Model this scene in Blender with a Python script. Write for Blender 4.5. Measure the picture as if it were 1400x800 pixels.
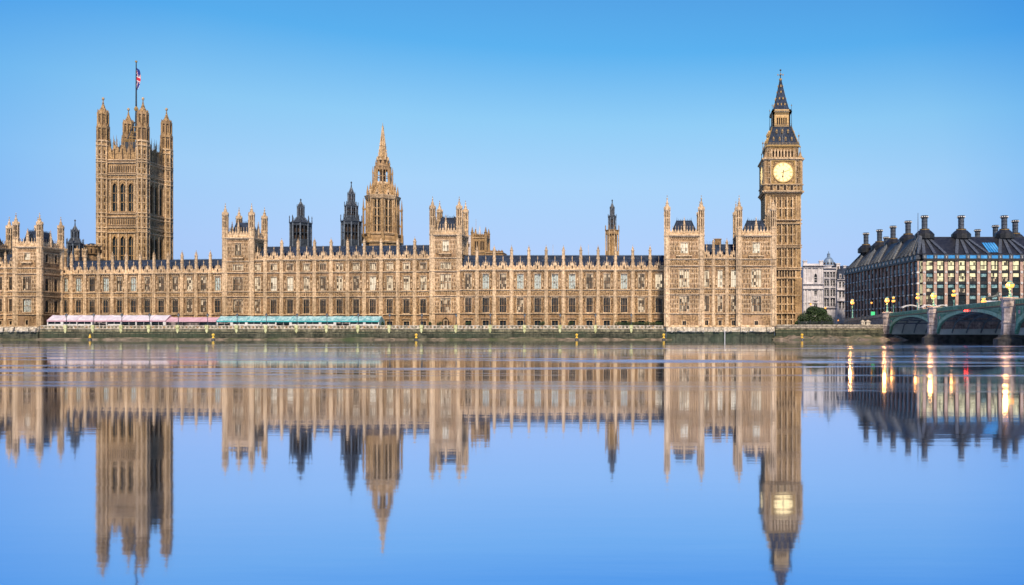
import bpy, math, random
from mathutils import Matrix, Vector
random.seed(7)
R = math.radians
scene = bpy.context.scene
for o in list(bpy.data.objects): bpy.data.objects.remove(o)

# ------------------------------------------------------------------ camera
# photograph is 1400 px wide; a point x,y px at distance d metres maps to metres like this
F = 1097.2; CX = 910.0; HY = 455.0; CH = 2.2
def wx(x, d): return (x - CX) * d / F
def wz(y, d): return CH + (HY - y) * d / F
def wy(d): return d - 260.0
cam_d = bpy.data.cameras.new('camera'); cam = bpy.data.objects.new('camera', cam_d)
scene.collection.objects.link(cam); scene.camera = cam
cam.location = (0, -260, CH); cam.rotation_euler = (R(90), 0, 0)
cam_d.sensor_width = 36; cam_d.lens = F / 1400 * 36
cam_d.shift_x = -(CX - 700) / 1400; cam_d.shift_y = (HY - 400) / 1400
cam_d.clip_start = 0.5; cam_d.clip_end = 20000

# ------------------------------------------------------------------ world + sun
SUN_EL, SUN_AZ = 44.0, 169.0      # azimuth clockwise from +Y: behind the camera, a little to its right
w = bpy.data.worlds.new('World'); scene.world = w; w.use_nodes = True
nt = w.node_tree; nt.nodes.clear()
out = nt.nodes.new('ShaderNodeOutputWorld'); bg = nt.nodes.new('ShaderNodeBackground')
sky = nt.nodes.new('ShaderNodeTexSky'); sky.sky_type = 'NISHITA'; sky.sun_disc = False
sky.sun_elevation = R(SUN_EL); sky.sun_rotation = R(SUN_AZ); sky.air_density = 1.0; sky.ozone_density = 2.0
SKY_STR = 0.10
tc = nt.nodes.new('ShaderNodeTexCoord'); sx = nt.nodes.new('ShaderNodeSeparateXYZ')
nt.links.new(tc.outputs['Generated'], sx.inputs[0])
ramp = nt.nodes.new('ShaderNodeValToRGB')     # dawn colour of the clear air by height above the horizon
def srgb(r, g, b):
    f = lambda c: c / 12.92 if c <= 0.04045 else ((c + 0.055) / 1.055) ** 2.4
    return (f(r / 255), f(g / 255), f(b / 255), 1)
stops = [(0.0, (158, 196, 255)), (0.10, (170, 206, 255)), (0.18, (164, 214, 255)), (0.25, (140, 208, 252)), (0.33, (84, 180, 246)), (0.50, (60, 130, 215)), (1.0, (40, 90, 170))]
cr = ramp.color_ramp
while len(cr.elements) > 1: cr.elements.remove(cr.elements[-1])
cr.elements[0].position = stops[0][0]; cr.elements[0].color = srgb(*stops[0][1])
for p, c in stops[1:]:
    e = cr.elements.new(p); e.color = srgb(*c)
nt.links.new(sx.outputs['Z'], ramp.inputs[0])
# the air is deeper blue away from the brightest azimuth
side = nt.nodes.new('ShaderNodeVectorMath'); side.operation = 'DOT_PRODUCT'
bd = Vector((-0.12, 1, 0.12)).normalized(); side.inputs[1].default_value = bd
nt.links.new(tc.outputs['Generated'], side.inputs[0])
mr = nt.nodes.new('ShaderNodeMapRange'); mr.inputs[1].default_value = -1.0; mr.inputs[2].default_value = 1.0
nt.links.new(side.outputs['Value'], mr.inputs[0])
mxa = nt.nodes.new('ShaderNodeMix'); mxa.data_type = 'RGBA'; mxa.blend_type = 'MULTIPLY'; mxa.inputs[0].default_value = 1.0
cr2 = nt.nodes.new('ShaderNodeValToRGB'); cr2.color_ramp.elements[0].color = (0.52, 0.43, 0.38, 1); cr2.color_ramp.elements[1].color = (1.12, 1.04, 1.02, 1)
for p_, c_ in ((0.45, (1.35, 1.08, 0.92, 1)), (0.64, (0.75, 0.70, 0.70, 1)), (0.80, (0.28, 0.55, 0.75, 1)), (0.905, (0.42, 0.72, 0.94, 1)), (0.95, (0.98, 0.97, 0.99, 1)), (0.985, (1.12, 1.04, 1.02, 1))):
    e = cr2.color_ramp.elements.new(p_); e.color = c_
nt.links.new(mr.outputs[0], cr2.inputs[0])
nt.links.new(ramp.outputs[0], mxa.inputs[6]); nt.links.new(cr2.outputs[0], mxa.inputs[7])
dv = nt.nodes.new('ShaderNodeMix'); dv.data_type = 'RGBA'; dv.blend_type = 'MULTIPLY'; dv.inputs[0].default_value = 1.0
dv.inputs[7].default_value = (1 / SKY_STR, 1 / SKY_STR, 1 / SKY_STR, 1)
nt.links.new(mxa.outputs[2], dv.inputs[6])
mx = nt.nodes.new('ShaderNodeMix'); mx.data_type = 'RGBA'; mx.inputs[0].default_value = 0.86
nt.links.new(sky.outputs[0], mx.inputs[6]); nt.links.new(dv.outputs[2], mx.inputs[7])
nt.links.new(mx.outputs[2], bg.inputs[0]); bg.inputs[1].default_value = SKY_STR
nt.links.new(bg.outputs[0], out.inputs[0])
sd = bpy.data.lights.new('sun', 'SUN'); sd.energy = 5.0; sd.angle = R(6); sd.color = (1.0, 0.82, 0.60)
so = bpy.data.objects.new('sun', sd); scene.collection.objects.link(so)
so.rotation_euler = (R(90 - SUN_EL), 0, R(180 - SUN_AZ))
scene.view_settings.view_transform = 'Standard'; scene.view_settings.look = 'None'
scene.view_settings.exposure = 0.0; scene.view_settings.gamma = 1
try: scene.view_settings.use_curve_mapping = False
except Exception: pass
scene.cycles.max_bounces = 5; scene.cycles.diffuse_bounces = 2; scene.cycles.glossy_bounces = 3
scene.cycles.transmission_bounces = 2; scene.cycles.sample_clamp_indirect = 6
scene.cycles.use_denoising = True

# ------------------------------------------------------------------ materials
MATS = {}
def mat(name, c1, c2=None, scale=1.0, rough=0.8, metal=0.0, bump=0.0, streak=0.0, contrast=(0.35, 0.65), emit=None, estr=0.0, detail=6.0, c3=None, spec=0.5, bscale=None, brick=None, macro=0.0):
    m = bpy.data.materials.new(name); m.use_nodes = True; n = m.node_tree; L = n.links
    b = n.nodes['Principled BSDF']; b.inputs['Roughness'].default_value = rough; b.inputs['Metallic'].default_value = metal
    b.inputs['Specular IOR Level'].default_value = spec
    col = None
    geo = n.nodes.new('ShaderNodeNewGeometry')
    if c2 is not None:
        no = n.nodes.new('ShaderNodeTexNoise'); no.inputs['Scale'].default_value = scale; no.inputs['Detail'].default_value = detail
        no.inputs['Roughness'].default_value = 0.65
        L.new(geo.outputs['Position'], no.inputs['Vector'])
        r = n.nodes.new('ShaderNodeValToRGB'); r.color_ramp.elements[0].position = contrast[0]; r.color_ramp.elements[1].position = contrast[1]
        r.color_ramp.elements[0].color = (*c1, 1); r.color_ramp.elements[1].color = (*c2, 1)
        L.new(no.outputs[0], r.inputs[0]); col = r.outputs[0]
        if c3 is not None:
            n2 = n.nodes.new('ShaderNodeTexNoise'); n2.inputs['Scale'].default_value = scale * 0.16; n2.inputs['Detail'].default_value = 4
            L.new(geo.outputs['Position'], n2.inputs['Vector'])
            r2 = n.nodes.new('ShaderNodeValToRGB'); r2.color_ramp.elements[0].position = 0.45; r2.color_ramp.elements[1].position = 0.66
            L.new(n2.outputs[0], r2.inputs[0])
            mm = n.nodes.new('ShaderNodeMix'); mm.data_type = 'RGBA'; L.new(r2.outputs[0], mm.inputs[0]); L.new(col, mm.inputs[6]); mm.inputs[7].default_value = (*c3, 1)
            col = mm.outputs[2]
        if brick:
            mp = n.nodes.new('ShaderNodeCombineXYZ'); sp = n.nodes.new('ShaderNodeSeparateXYZ'); L.new(geo.outputs['Position'], sp.inputs[0])
            ad = n.nodes.new('ShaderNodeMath'); L.new(sp.outputs[0], ad.inputs[0]); L.new(sp.outputs[1], ad.inputs[1])
            L.new(ad.outputs[0], mp.inputs[0]); L.new(sp.outputs[2], mp.inputs[1])
            bt = n.nodes.new('ShaderNodeTexBrick'); bt.inputs['Scale'].default_value = 1.0
            bt.inputs['Brick Width'].default_value = brick[0]; bt.inputs['Row Height'].default_value = brick[1]; bt.inputs['Mortar Size'].default_value = brick[2]
            bt.inputs['Color1'].default_value = (1, 1, 1, 1); bt.inputs['Color2'].default_value = (0.72, 0.72, 0.74, 1); bt.inputs['Mortar'].default_value = (0.35, 0.35, 0.35, 1)
            L.new(mp.outputs[0], bt.inputs['Vector'])
            mb_ = n.nodes.new('ShaderNodeMix'); mb_.data_type = 'RGBA'; mb_.blend_type = 'MULTIPLY'; mb_.inputs[0].default_value = 0.8
            L.new(col, mb_.inputs[6]); L.new(bt.outputs[0], mb_.inputs[7]); col = mb_.outputs[2]
        if macro > 0:
            n4 = n.nodes.new('ShaderNodeTexNoise'); n4.inputs['Scale'].default_value = 0.11; n4.inputs['Detail'].default_value = 3; L.new(geo.outputs['Position'], n4.inputs['Vector'])
            r4 = n.nodes.new('ShaderNodeMapRange'); r4.inputs[1].default_value = .35; r4.inputs[2].default_value = .65; r4.inputs[3].default_value = 1 - macro; r4.inputs[4].default_value = 1.12
            L.new(n4.outputs[0], r4.inputs[0]); m4 = n.nodes.new('ShaderNodeVectorMath'); m4.operation = 'SCALE'; L.new(col, m4.inputs[0]); L.new(r4.outputs[0], m4.inputs['Scale']); col = m4.outputs[0]
        if streak > 0:
            mp = n.nodes.new('ShaderNodeMapping'); mp.inputs['Scale'].default_value = (2.2, 2.2, 0.16)
            L.new(geo.outputs['Position'], mp.inputs[0])
            n3 = n.nodes.new('ShaderNodeTexNoise'); n3.inputs['Scale'].default_value = 1.0; n3.inputs['Detail'].default_value = 3
            L.new(mp.outputs[0], n3.inputs['Vector'])
            r3 = n.nodes.new('ShaderNodeValToRGB'); r3.color_ramp.elements[0].position = 0.5; r3.color_ramp.elements[1].position = 0.7
            r3.color_ramp.elements[0].color = (1, 1, 1, 1); k = 1 - streak; r3.color_ramp.elements[1].color = (k, k * 0.97, k * 0.94, 1)
            L.new(n3.outputs[0], r3.inputs[0])
            ms = n.nodes.new('ShaderNodeMix'); ms.data_type = 'RGBA'; ms.blend_type = 'MULTIPLY'; ms.inputs[0].default_value = 1
            L.new(col, ms.inputs[6]); L.new(r3.outputs[0], ms.inputs[7]); col = ms.outputs[2]
        L.new(col, b.inputs['Base Color'])
        if bump > 0:
            bp = n.nodes.new('ShaderNodeBump'); bp.inputs['Strength'].default_value = bump; bp.inputs['Distance'].default_value = 0.15
            nb = no
            if bscale:
                nb = n.nodes.new('ShaderNodeTexNoise'); nb.inputs['Scale'].default_value = bscale; nb.inputs['Detail'].default_value = 5
                L.new(geo.outputs['Position'], nb.inputs['Vector'])
            L.new(nb.outputs[0], bp.inputs['Height']); L.new(bp.outputs[0], b.inputs['Normal'])
    else:
        b.inputs['Base Color'].default_value = (*c1, 1)
    if emit is not None:
        b.inputs['Emission Color'].default_value = (*emit, 1); b.inputs['Emission Strength'].default_value = estr
    MATS[name] = m
    return m
stone = mat('honey_stone', (0.055, 0.027, 0.011), (0.50, 0.315, 0.155), 1.7, 0.85, bump=0.5, streak=0.5, contrast=(0.32, 0.66), c3=(0.40, 0.255, 0.15), macro=0.28)
pale = mat('pale_limestone', (0.25, 0.165, 0.085), (0.80, 0.585, 0.37), 1.5, 0.8, bump=0.4, streak=0.45, contrast=(0.3, 0.6), macro=0.28)
carved = mat('carved_stone', (0.035, 0.018, 0.008), (0.58, 0.38, 0.19), 2.6, 0.9, bump=0.6, contrast=(0.40, 0.60))
smooth_stone = mat('ashlar_stone', (0.40, 0.26, 0.15), (0.70, 0.50, 0.33), 0.8, 0.85, bump=0.25, streak=0.45, contrast=(0.35, 0.65), brick=(1.2, 0.45, 0.03), macro=0.28)
towerstone = mat('tower_stone', (0.11, 0.058, 0.025), (0.62, 0.41, 0.20), 1.3, 0.85, bump=0.5, streak=0.5, contrast=(0.3, 0.66), c3=(0.40, 0.26, 0.145), macro=0.28)
slate = mat('slate_roof', (0.016, 0.028, 0.058), (0.055, 0.080, 0.140), 1.0, 0.75, spec=0.15, bump=0.3, brick=(0.7, 0.6, 0.06))
iron = mat('blackened_iron', (0.012, 0.016, 0.026), (0.06, 0.075, 0.10), 1.6, 0.45, bump=0.3)
grey_iron = mat('weathered_iron', (0.05, 0.065, 0.09), (0.20, 0.24, 0.30), 2.0, 0.5)
gold = mat('gilding', (0.30, 0.18, 0.06), (0.55, 0.36, 0.13), 2.0, 0.4, metal=0.2)
glassd = mat('dark_glass', (0.008, 0.014, 0.020), (0.03, 0.044, 0.056), 0.9, 0.12, spec=0.2)
recess = mat('recess_shade_stone', (0.02, 0.012, 0.008), (0.07, 0.045, 0.03), 1.0, 0.9)  # near-black colour painting the shade of slits, niches and openings
def lit_glass(name, warm, strength, lo, hi, base=(0.03, 0.03, 0.03), sc=(1.0, 1.0, 0.8)):
    m = bpy.data.materials.new(name); m.use_nodes = True; n = m.node_tree; L = n.links; b = n.nodes['Principled BSDF']
    b.inputs['Base Color'].default_value = (*base, 1); b.inputs['Roughness'].default_value = 0.2
    geo = n.nodes.new('ShaderNodeNewGeometry'); mp = n.nodes.new('ShaderNodeVectorMath'); mp.operation = 'SNAP'   # one value per pane
    mp.inputs[1].default_value = (.55 / sc[0], 50, .85 / sc[2])
    L.new(geo.outputs['Position'], mp.inputs[0])
    no = n.nodes.new('ShaderNodeTexWhiteNoise'); no.noise_dimensions = '3D'
    L.new(mp.outputs[0], no.inputs['Vector'])
    r = n.nodes.new('ShaderNodeValToRGB'); r.color_ramp.elements[0].position = lo; r.color_ramp.elements[1].position = hi
    r.color_ramp.elements[0].color = (0.05, 0.035, 0.02, 1); r.color_ramp.elements[1].color = (*warm, 1)
    L.new(no.outputs[0], r.inputs[0]); L.new(r.outputs[0], b.inputs['Emission Color']); b.inputs['Emission Strength'].default_value = strength
    return m
glassl = lit_glass('lamplit_glass', (1.0, 0.80, 0.54), 1.0, 0.12, 0.60)
glassb = lit_glass('bright_window_glass', (1.0, 0.86, 0.64), 1.1, 0.0, 0.30)
glassm = lit_glass('half_lit_glass', (1.0, 0.76, 0.50), 0.85, 0.60, 0.95)
glassp = mat('blind_behind_glass', (0.06, 0.08, 0.08), (0.48, 0.56, 0.54), 1.5, 0.25, contrast=(0.36, 0.5))
glassy = lit_glass('office_lit_glass', (1.0, 0.88, 0.50), 1.2, 0.02, 0.45, sc=(.7, .7, .6))
glasst = mat('teal_reflecting_glass', (0.05, 0.13, 0.16), (0.30, 0.52, 0.58), 0.5, 0.15, contrast=(0.42, 0.6))
glasss = mat('skylight_glass', (0.02, 0.20, 0.55), (0.10, 0.40, 0.85), 0.3, 0.08)

# ------------------------------------------------------------------ mesh builder and object helpers
class MB:
    def __init__(s, mats): s.v = []; s.f = []; s.m = []; s.mats = mats; s.T = Matrix.Identity(4)
    def mi(s, m):
        if m is None: return 0
        if m not in s.mats: s.mats.append(m)
        return s.mats.index(m)
    def add(s, vs, fs, m=None):
        k = len(s.v); T = s.T; s.v += [tuple(T @ Vector(p)) for p in vs]; i = s.mi(m)
        for f in fs: s.f.append(tuple(k + a for a in f)); s.m.append(i)
    def box(s, x0, x1, y0, y1, z0, z1, m=None):
        s.add([(x0, y0, z0), (x1, y0, z0), (x1, y1, z0), (x0, y1, z0), (x0, y0, z1), (x1, y0, z1), (x1, y1, z1), (x0, y1, z1)],
              [(0, 1, 5, 4), (1, 2, 6, 5), (2, 3, 7, 6), (3, 0, 4, 7), (4, 5, 6, 7), (3, 2, 1, 0)], m)
    def rings(s, cx, cy, prof, n=8, m=None, rot=None):   # prof: [(z, r)...] lathe with n sides
        rot = math.pi / n if rot is None else rot
        vs = []; fs = []
        for z, r in prof:
            for k in range(n):
                a = rot + 2 * math.pi * k / n; vs.append((cx + r * math.cos(a), cy + r * math.sin(a), z))
        for j in range(len(prof) - 1):
            for k in range(n):
                a = j * n + k; b = j * n + (k + 1) % n; fs.append((a, b, b + n, a + n))
        fs.append(tuple(range(n - 1, -1, -1))); fs.append(tuple(range((len(prof) - 1) * n, len(prof) * n)))
        s.add(vs, fs, m)
    def pyr(s, x0, x1, y0, z0, z1, p, m=None):           # low boss standing off a wall face at y0 towards -y
        cx, cz = (x0 + x1) / 2, (z0 + z1) / 2
        s.add([(x0, y0, z0), (x1, y0, z0), (x1, y0, z1), (x0, y0, z1), (cx, y0 - p, cz)], [(0, 1, 4), (1, 2, 4), (2, 3, 4), (3, 0, 4)], m)
    def tri(s, pts, y0, y1, m=None):                     # polygon in the xz plane given thickness y0..y1
        n = len(pts); vs = [(x, y0, z) for x, z in pts] + [(x, y1, z) for x, z in pts]
        fs = [tuple(range(n)), tuple(range(2 * n - 1, n - 1, -1))] + [(i, i + n, (i + 1) % n + n, (i + 1) % n) for i in range(n)]
        s.add(vs, fs, m)
    def beam(s, p, q, w, h=None, m=None, up=(0, 0, 1)):
        h = h or w; p = Vector(p); q = Vector(q); d = (q - p)
        if d.length < 1e-6: return
        d.normalize(); u = Vector(up)
        if abs(d.dot(u)) > 0.99: u = Vector((0, 1, 0))
        a = d.cross(u).normalized() * w / 2; b = a.cross(d).normalized() * h / 2
        vs = [p - a - b, p + a - b, p + a + b, p - a + b, q - a - b, q + a - b, q + a + b, q - a + b]
        s.add(vs, [(0, 1, 2, 3)[::-1], (4, 5, 6, 7), (0, 1, 5, 4), (1, 2, 6, 5), (2, 3, 7, 6), (3, 0, 4, 7)], m)
    def mesh(s, name, smooth=False):
        me = bpy.data.meshes.new(name); me.from_pydata(s.v, [], s.f)
        for m in s.mats: me.materials.append(m)
        me.polygons.foreach_set('material_index', s.m)
        if smooth: me.polygons.foreach_set('use_smooth', [True] * len(s.f))
        me.update(); return me
    def build(s, name, parent=None, loc=None, smooth=False):
        return place(name, s.mesh(name, smooth), parent, loc)
COL = scene.collection
def place(name, me, parent=None, loc=None, rz=0.0):
    o = bpy.data.objects.new(name, me); COL.objects.link(o)
    if parent: o.parent = parent
    if loc is not None: o.location = loc
    if rz: o.rotation_euler = (0, 0, rz)
    return o
def tag(o, label, cat, group=None):
    o['label'] = label; o['category'] = cat
    if group: o['group'] = group
    return o
def thing(name, label, cat, loc=(0, 0, 0), rz=0.0, group=None):
    o = bpy.data.objects.new(name, None); COL.objects.link(o); o.location = loc; o.rotation_euler = (0, 0, rz)
    return tag(o, label, cat, group)
def struct(o): o['kind'] = 'structure'; return o
def copy_tree(o, parent=None):
    c = o.copy(); COL.objects.link(c); c.parent = parent
    for ch in list(o.children): copy_tree(ch, c)
    return c
ORD = ['first', 'second', 'third', 'fourth', 'fifth', 'sixth', 'seventh', 'eighth', 'ninth', 'tenth', 'eleventh', 'twelfth', 'thirteenth', 'fourteenth', 'fifteenth', 'sixteenth', 'seventeenth', 'eighteenth', 'nineteenth', 'twentieth']
GZ = 4.2          # terrace and street level above the water

# ------------------------------------------------------------------ gothic vocabulary
CACHE = {}
def window(parent, loc, w, h, lights, glass, transoms=1, arch=True, rz=0.0, hood=True, framem=None):
    key = ('win', round(w, 2), round(h, 2), lights, transoms, arch, hood, framem)
    if key not in CACHE:
        b = MB([framem or pale]); t = .17 if w > 2.3 else 0.10 if w > 1.2 else 0.08; mm = framem or stone
        b.box(-w / 2 - .16, -w / 2, -.12, .42, -.05, h + .05); b.box(w / 2, w / 2 + .16, -.12, .42, -.05, h + .05)
        b.box(-w / 2 - .22, w / 2 + .22, -.22, .42, -.28, -.05)
        b.box(-w / 2 - .16, w / 2 + .16, -.12, .42, h + .05, h + .22)
        if hood: b.box(-w / 2 - .3, w / 2 + .3, -.26, .1, h + .22, h + .40)
        lw = w / lights
        for i in range(1, lights): x = -w / 2 + i * lw; b.box(x - t / 2, x + t / 2, .25, .36, 0, h + .05, mm)
        for j in range(transoms):
            z = h * (j + 1) / (transoms + 1) * (0.94 if transoms == 1 else 1); b.box(-w / 2, w / 2, .27, .34, z - t / 2, z + t / 2, mm)
        if arch:
            a = min(lw * 0.8, h * 0.22)
            for i in range(lights):
                x0 = -w / 2 + i * lw; x1 = x0 + lw; xm = (x0 + x1) / 2
                b.tri([(x0, h - a), (xm, h), (x0, h)], .2, .33); b.tri([(x1, h), (xm, h), (x1, h - a)], .2, .33)
                b.box(x0 + lw * .3, x0 + lw * .7, .1, .3, h - .03, h + .05)
        g = MB([glassd]); g.box(-w / 2, w / 2, .37, .44, 0, h + .05)
        CACHE[key] = (b.mesh('window'), g.mesh('glass'))
    fm, gm = CACHE[key]
    o = place('window', fm, parent, loc, rz); gk = key + (glass.name,)
    if gk not in CACHE:
        g2 = gm.copy(); g2.materials[0] = glass; CACHE[gk] = g2
    place('glass', CACHE[gk], o)
    return o
def panels(b, u0, u1, z0, z1, step=0.55, p=0.10, m=None, rail=1.7):      # blind tracery: ribs and rails
    n = max(1, round((u1 - u0) / step)); s = (u1 - u0) / n
    for i in range(n + 1):
        u = u0 + i * s; b.box(u - .05, u + .05, -p, 0.02, z0, z1, m)
    k = max(1, round((z1 - z0) / rail)); hz = (z1 - z0) / k
    for j in range(k):
        zt = z0 + (j + 1) * hz
        for i in range(n):
            a = u0 + i * s + .05; c = a + s - .1; mdl = (a + c) / 2; q = min(.4, hz * .35)
            b.tri([(a, zt - q), (mdl, zt), (a, zt)], -p * .8, .02, m); b.tri([(c, zt), (mdl, zt), (c, zt - q)], -p * .8, .02, m)
        if j: b.box(u0, u1, -p * 1.2, .02, z0 + j * hz - .06, z0 + j * hz + .06, m)
        if s > .3:
            for i in range(n):
                cc_ = u0 + (i + .5) * s; b.box(cc_ - s * .2, cc_ + s * .2, -.025, .0, z0 + j * hz + .2, zt - .5, carved if (i + j) % 2 else recess)  # flat strips between ribs, every other one painted dark as shaded recess
def band(b, u0, u1, z0, z1, step=0.75, m=None, mb=None):                 # carved frieze of bosses in square frames
    n = max(1, round((u1 - u0) / step)); s = (u1 - u0) / n
    for i in range(n):
        a = u0 + i * s; g = s * .12
        b.pyr(a + g, a + s - g, 0, z0 + .08, z1 - .08, 0.26, mb)
        b.box(a - .04, a + .04, -.16, .02, z0, z1, m)
        for (dx, dz) in ((0, 0), (1, 0), (0, 1), (1, 1)):
            x = a + g * .6 + dx * (s - g * 1.2); z = z0 + .05 + dz * (z1 - z0 - .1); b.box(x - .07, x + .07, -.2, .02, z - .07, z + .07, m)
def string(b, u0, u1, z, h=.3, p=.28, m=None):
    p *= 1.5; b.box(u0, u1, -p, .05, z - h * .2, z + h * .5, m); b.box(u0, u1, -p * .45, .05, z - h * .8, z - h * .2, m)
def pinnacle(b, cx, cy, z0, r, shaft, spire, m=None, ball=True, n=8, crockets=True):
    b.rings(cx, cy, [(z0, r), (z0 + shaft, r), (z0 + shaft, r * 1.28), (z0 + shaft + r * .35, r * 1.28), (z0 + shaft + r * .35, r * .95),
                     (z0 + shaft + spire * .45, r * .5), (z0 + shaft + spire, r * .10)], n, m)
    zt = z0 + shaft + spire
    b.rings(cx, cy, [(zt - r * .5, r * .32), (zt - r * .2, r * .42), (zt + r * .1, r * .18)], 6, m)
    b.rings(cx, cy, [(zt, .04), (zt + r * 1.2, .03)], 4, m)
    if ball:
        q = max(.10, r * .18); b.rings(cx, cy, [(zt + r * .9 - q, q * .3), (zt + r * .9 - q * .5, q), (zt + r * .9 + q * .5, q), (zt + r * .9 + q, q * .3)], 6, gold)
    if crockets:
        for k in range(4):
            a = k * math.pi / 2 + math.pi / 4
            for t in (.3, .5, .7):
                rr = r * (.95 - .85 * t) + .04; z = z0 + shaft + r * .35 + spire * t * .9; c = r * .16
                x = cx + rr * math.cos(a); y = cy + rr * math.sin(a); b.box(x - c, x + c, y - c, y + c, z - c, z + c, m)
def gablets(b, cx, cy, z, r, m=None):                                     # little gables round a turret
    for k in range(8):
        a = k * math.pi / 4; T = b.T.copy(); b.T = T @ Matrix.Translation((cx, cy, 0)) @ Matrix.Rotation(a, 4, 'Z') @ Matrix.Translation((0, -r, 0))
        b.tri([(-r * .36, z), (r * .36, z), (0, z + r * .9)], -.08, .12, m); b.T = T
def turret(b, cx, cy, z0, zc, za, zs, zt, r, m=None):
    """octagonal corner turret: z0 base, zc top of wall, za foot of open arcade, zs foot of spirelet, zt tip"""
    b.rings(cx, cy, [(z0, r), (zc, r)], 8, m)
    for z in (zc,): b.rings(cx, cy, [(z - .15, r * 1.18), (z + .25, r * 1.18)], 8, m)
    b.rings(cx, cy, [(zc + .25, r * .92), (za, r * .92)], 8, m)
    for k in range(8):
        a = math.pi / 8 + k * math.pi / 4; x = cx + r * .97 * math.cos(a); y = cy + r * .97 * math.sin(a); q = r * .10
        b.box(x - q, x + q, y - q, y + q, zc, zs, m)
        zz = z0 + .2
        b.box(x - q * .8, x + q * .8, y - q * .8, y + q * .8, z0, zc, m)
    b.rings(cx, cy, [(za - .15, r * 1.1), (za + .15, r * 1.1)], 8, m)
    b.rings(cx, cy, [(za + .15, r * .84), (zs - .1, r * .84)], 8, m)
    T0_ = b.T.copy()
    for k in range(8):
        b.T = T0_ @ Matrix.Translation((cx, cy, 0)) @ Matrix.Rotation(k * math.pi / 4, 4, 'Z'); H_ = zs - za
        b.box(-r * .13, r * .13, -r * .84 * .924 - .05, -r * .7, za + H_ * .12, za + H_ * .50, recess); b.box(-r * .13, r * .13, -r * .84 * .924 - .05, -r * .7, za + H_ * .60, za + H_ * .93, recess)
        b.box(-r * .3, r * .3, -r * .84 * .924 - .1, -r * .7, za + H_ * .52, za + H_ * .58, m)
    b.T = T0_
    b.rings(cx, cy, [(zs - .35, r * 1.02), (zs - .1, r * 1.2), (zs + .15, r * 1.2)], 8, m)
    gablets(b, cx, cy, zs + .15, r * 1.0, m)
    H = zt - zs
    b.rings(cx, cy, [(zs + .1, r * .98), (zs + H * .22, r * .72), (zs + H * .45, r * .42), (zs + H * .62, r * .22), (zs + H * .75, r * .13)], 8, m)
    b.rings(cx, cy, [(zs + H * .45, r * .5), (zs + H * .49, r * .56), (zs + H * .53, r * .3)], 8, m)
    b.rings(cx, cy, [(zs + H * .72, r * .14), (zs + H * .79, r * .3), (zs + H * .85, r * .1)], 8, m)
    b.rings(cx, cy, [(zs + H * .8, .05), (zt, .03)], 4, m)
    q = r * .15; b.rings(cx, cy, [(zt - 2 * q, q * .4), (zt - q * 1.3, q), (zt - q * .3, q), (zt + .1, q * .4)], 6, gold)
def parapet(b, u0, u1, z0, h, m=None, gab=None, step=1.15, y=0.0, th=.35, gh=2.2):
    """pierced battlement with pointed merlons; gab = positions of tall gabled niches"""
    T = b.T.copy(); b.T = T @ Matrix.Translation((0, y, 0))
    b.box(u0, u1, 0, th, z0, z0 + h * .55, m); b.box(u0, u1, -.1, th + .05, z0 + h * .55, z0 + h * .70, m)
    n = max(1, round((u1 - u0) / step)); s = (u1 - u0) / n
    for i in range(n):
        c = u0 + (i + .5) * s
        b.tri([(c - s * .30, z0 + h * .7), (c + s * .30, z0 + h * .7), (c + s * .30, z0 + h * .95), (c, z0 + h * 1.25), (c - s * .30, z0 + h * .95)], 0, th, m)
        b.box(c - .05, c + .05, .1, .2, z0 + h * 1.1, z0 + h * 1.9, m)
        b.pyr(c - s * .3, c + s * .3, 0, z0 + .05, z0 + h * .5, .16, m)
    for g in (gab or []):
        b.box(g - .55, g + .55, -.12, th + .1, z0, z0 + h * 1.15, m)
        b.tri([(g - .65, z0 + h * 1.15), (g + .65, z0 + h * 1.15), (g, z0 + h * 1.15 + gh * .45)], -.16, th + .1, m)
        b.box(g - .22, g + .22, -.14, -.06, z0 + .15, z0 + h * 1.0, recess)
        b.box(g - .07, g + .07, .03, .17, z0 + h * 1.15 + gh * .3, z0 + h * 1.15 + gh, m)
        b.box(g - .17, g + .17, 0, .2, z0 + h * 1.15 + gh * .72, z0 + h * 1.15 + gh * .82, m)
        for sx_ in (-1, 1):
            b.rings(g + sx_ * .62, .1, [(z0, .12), (z0 + h * 1.5, .12), (z0 + h * 1.5, .17), (z0 + h * 2.3, .02)], 4, m)
    b.T = T

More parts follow.
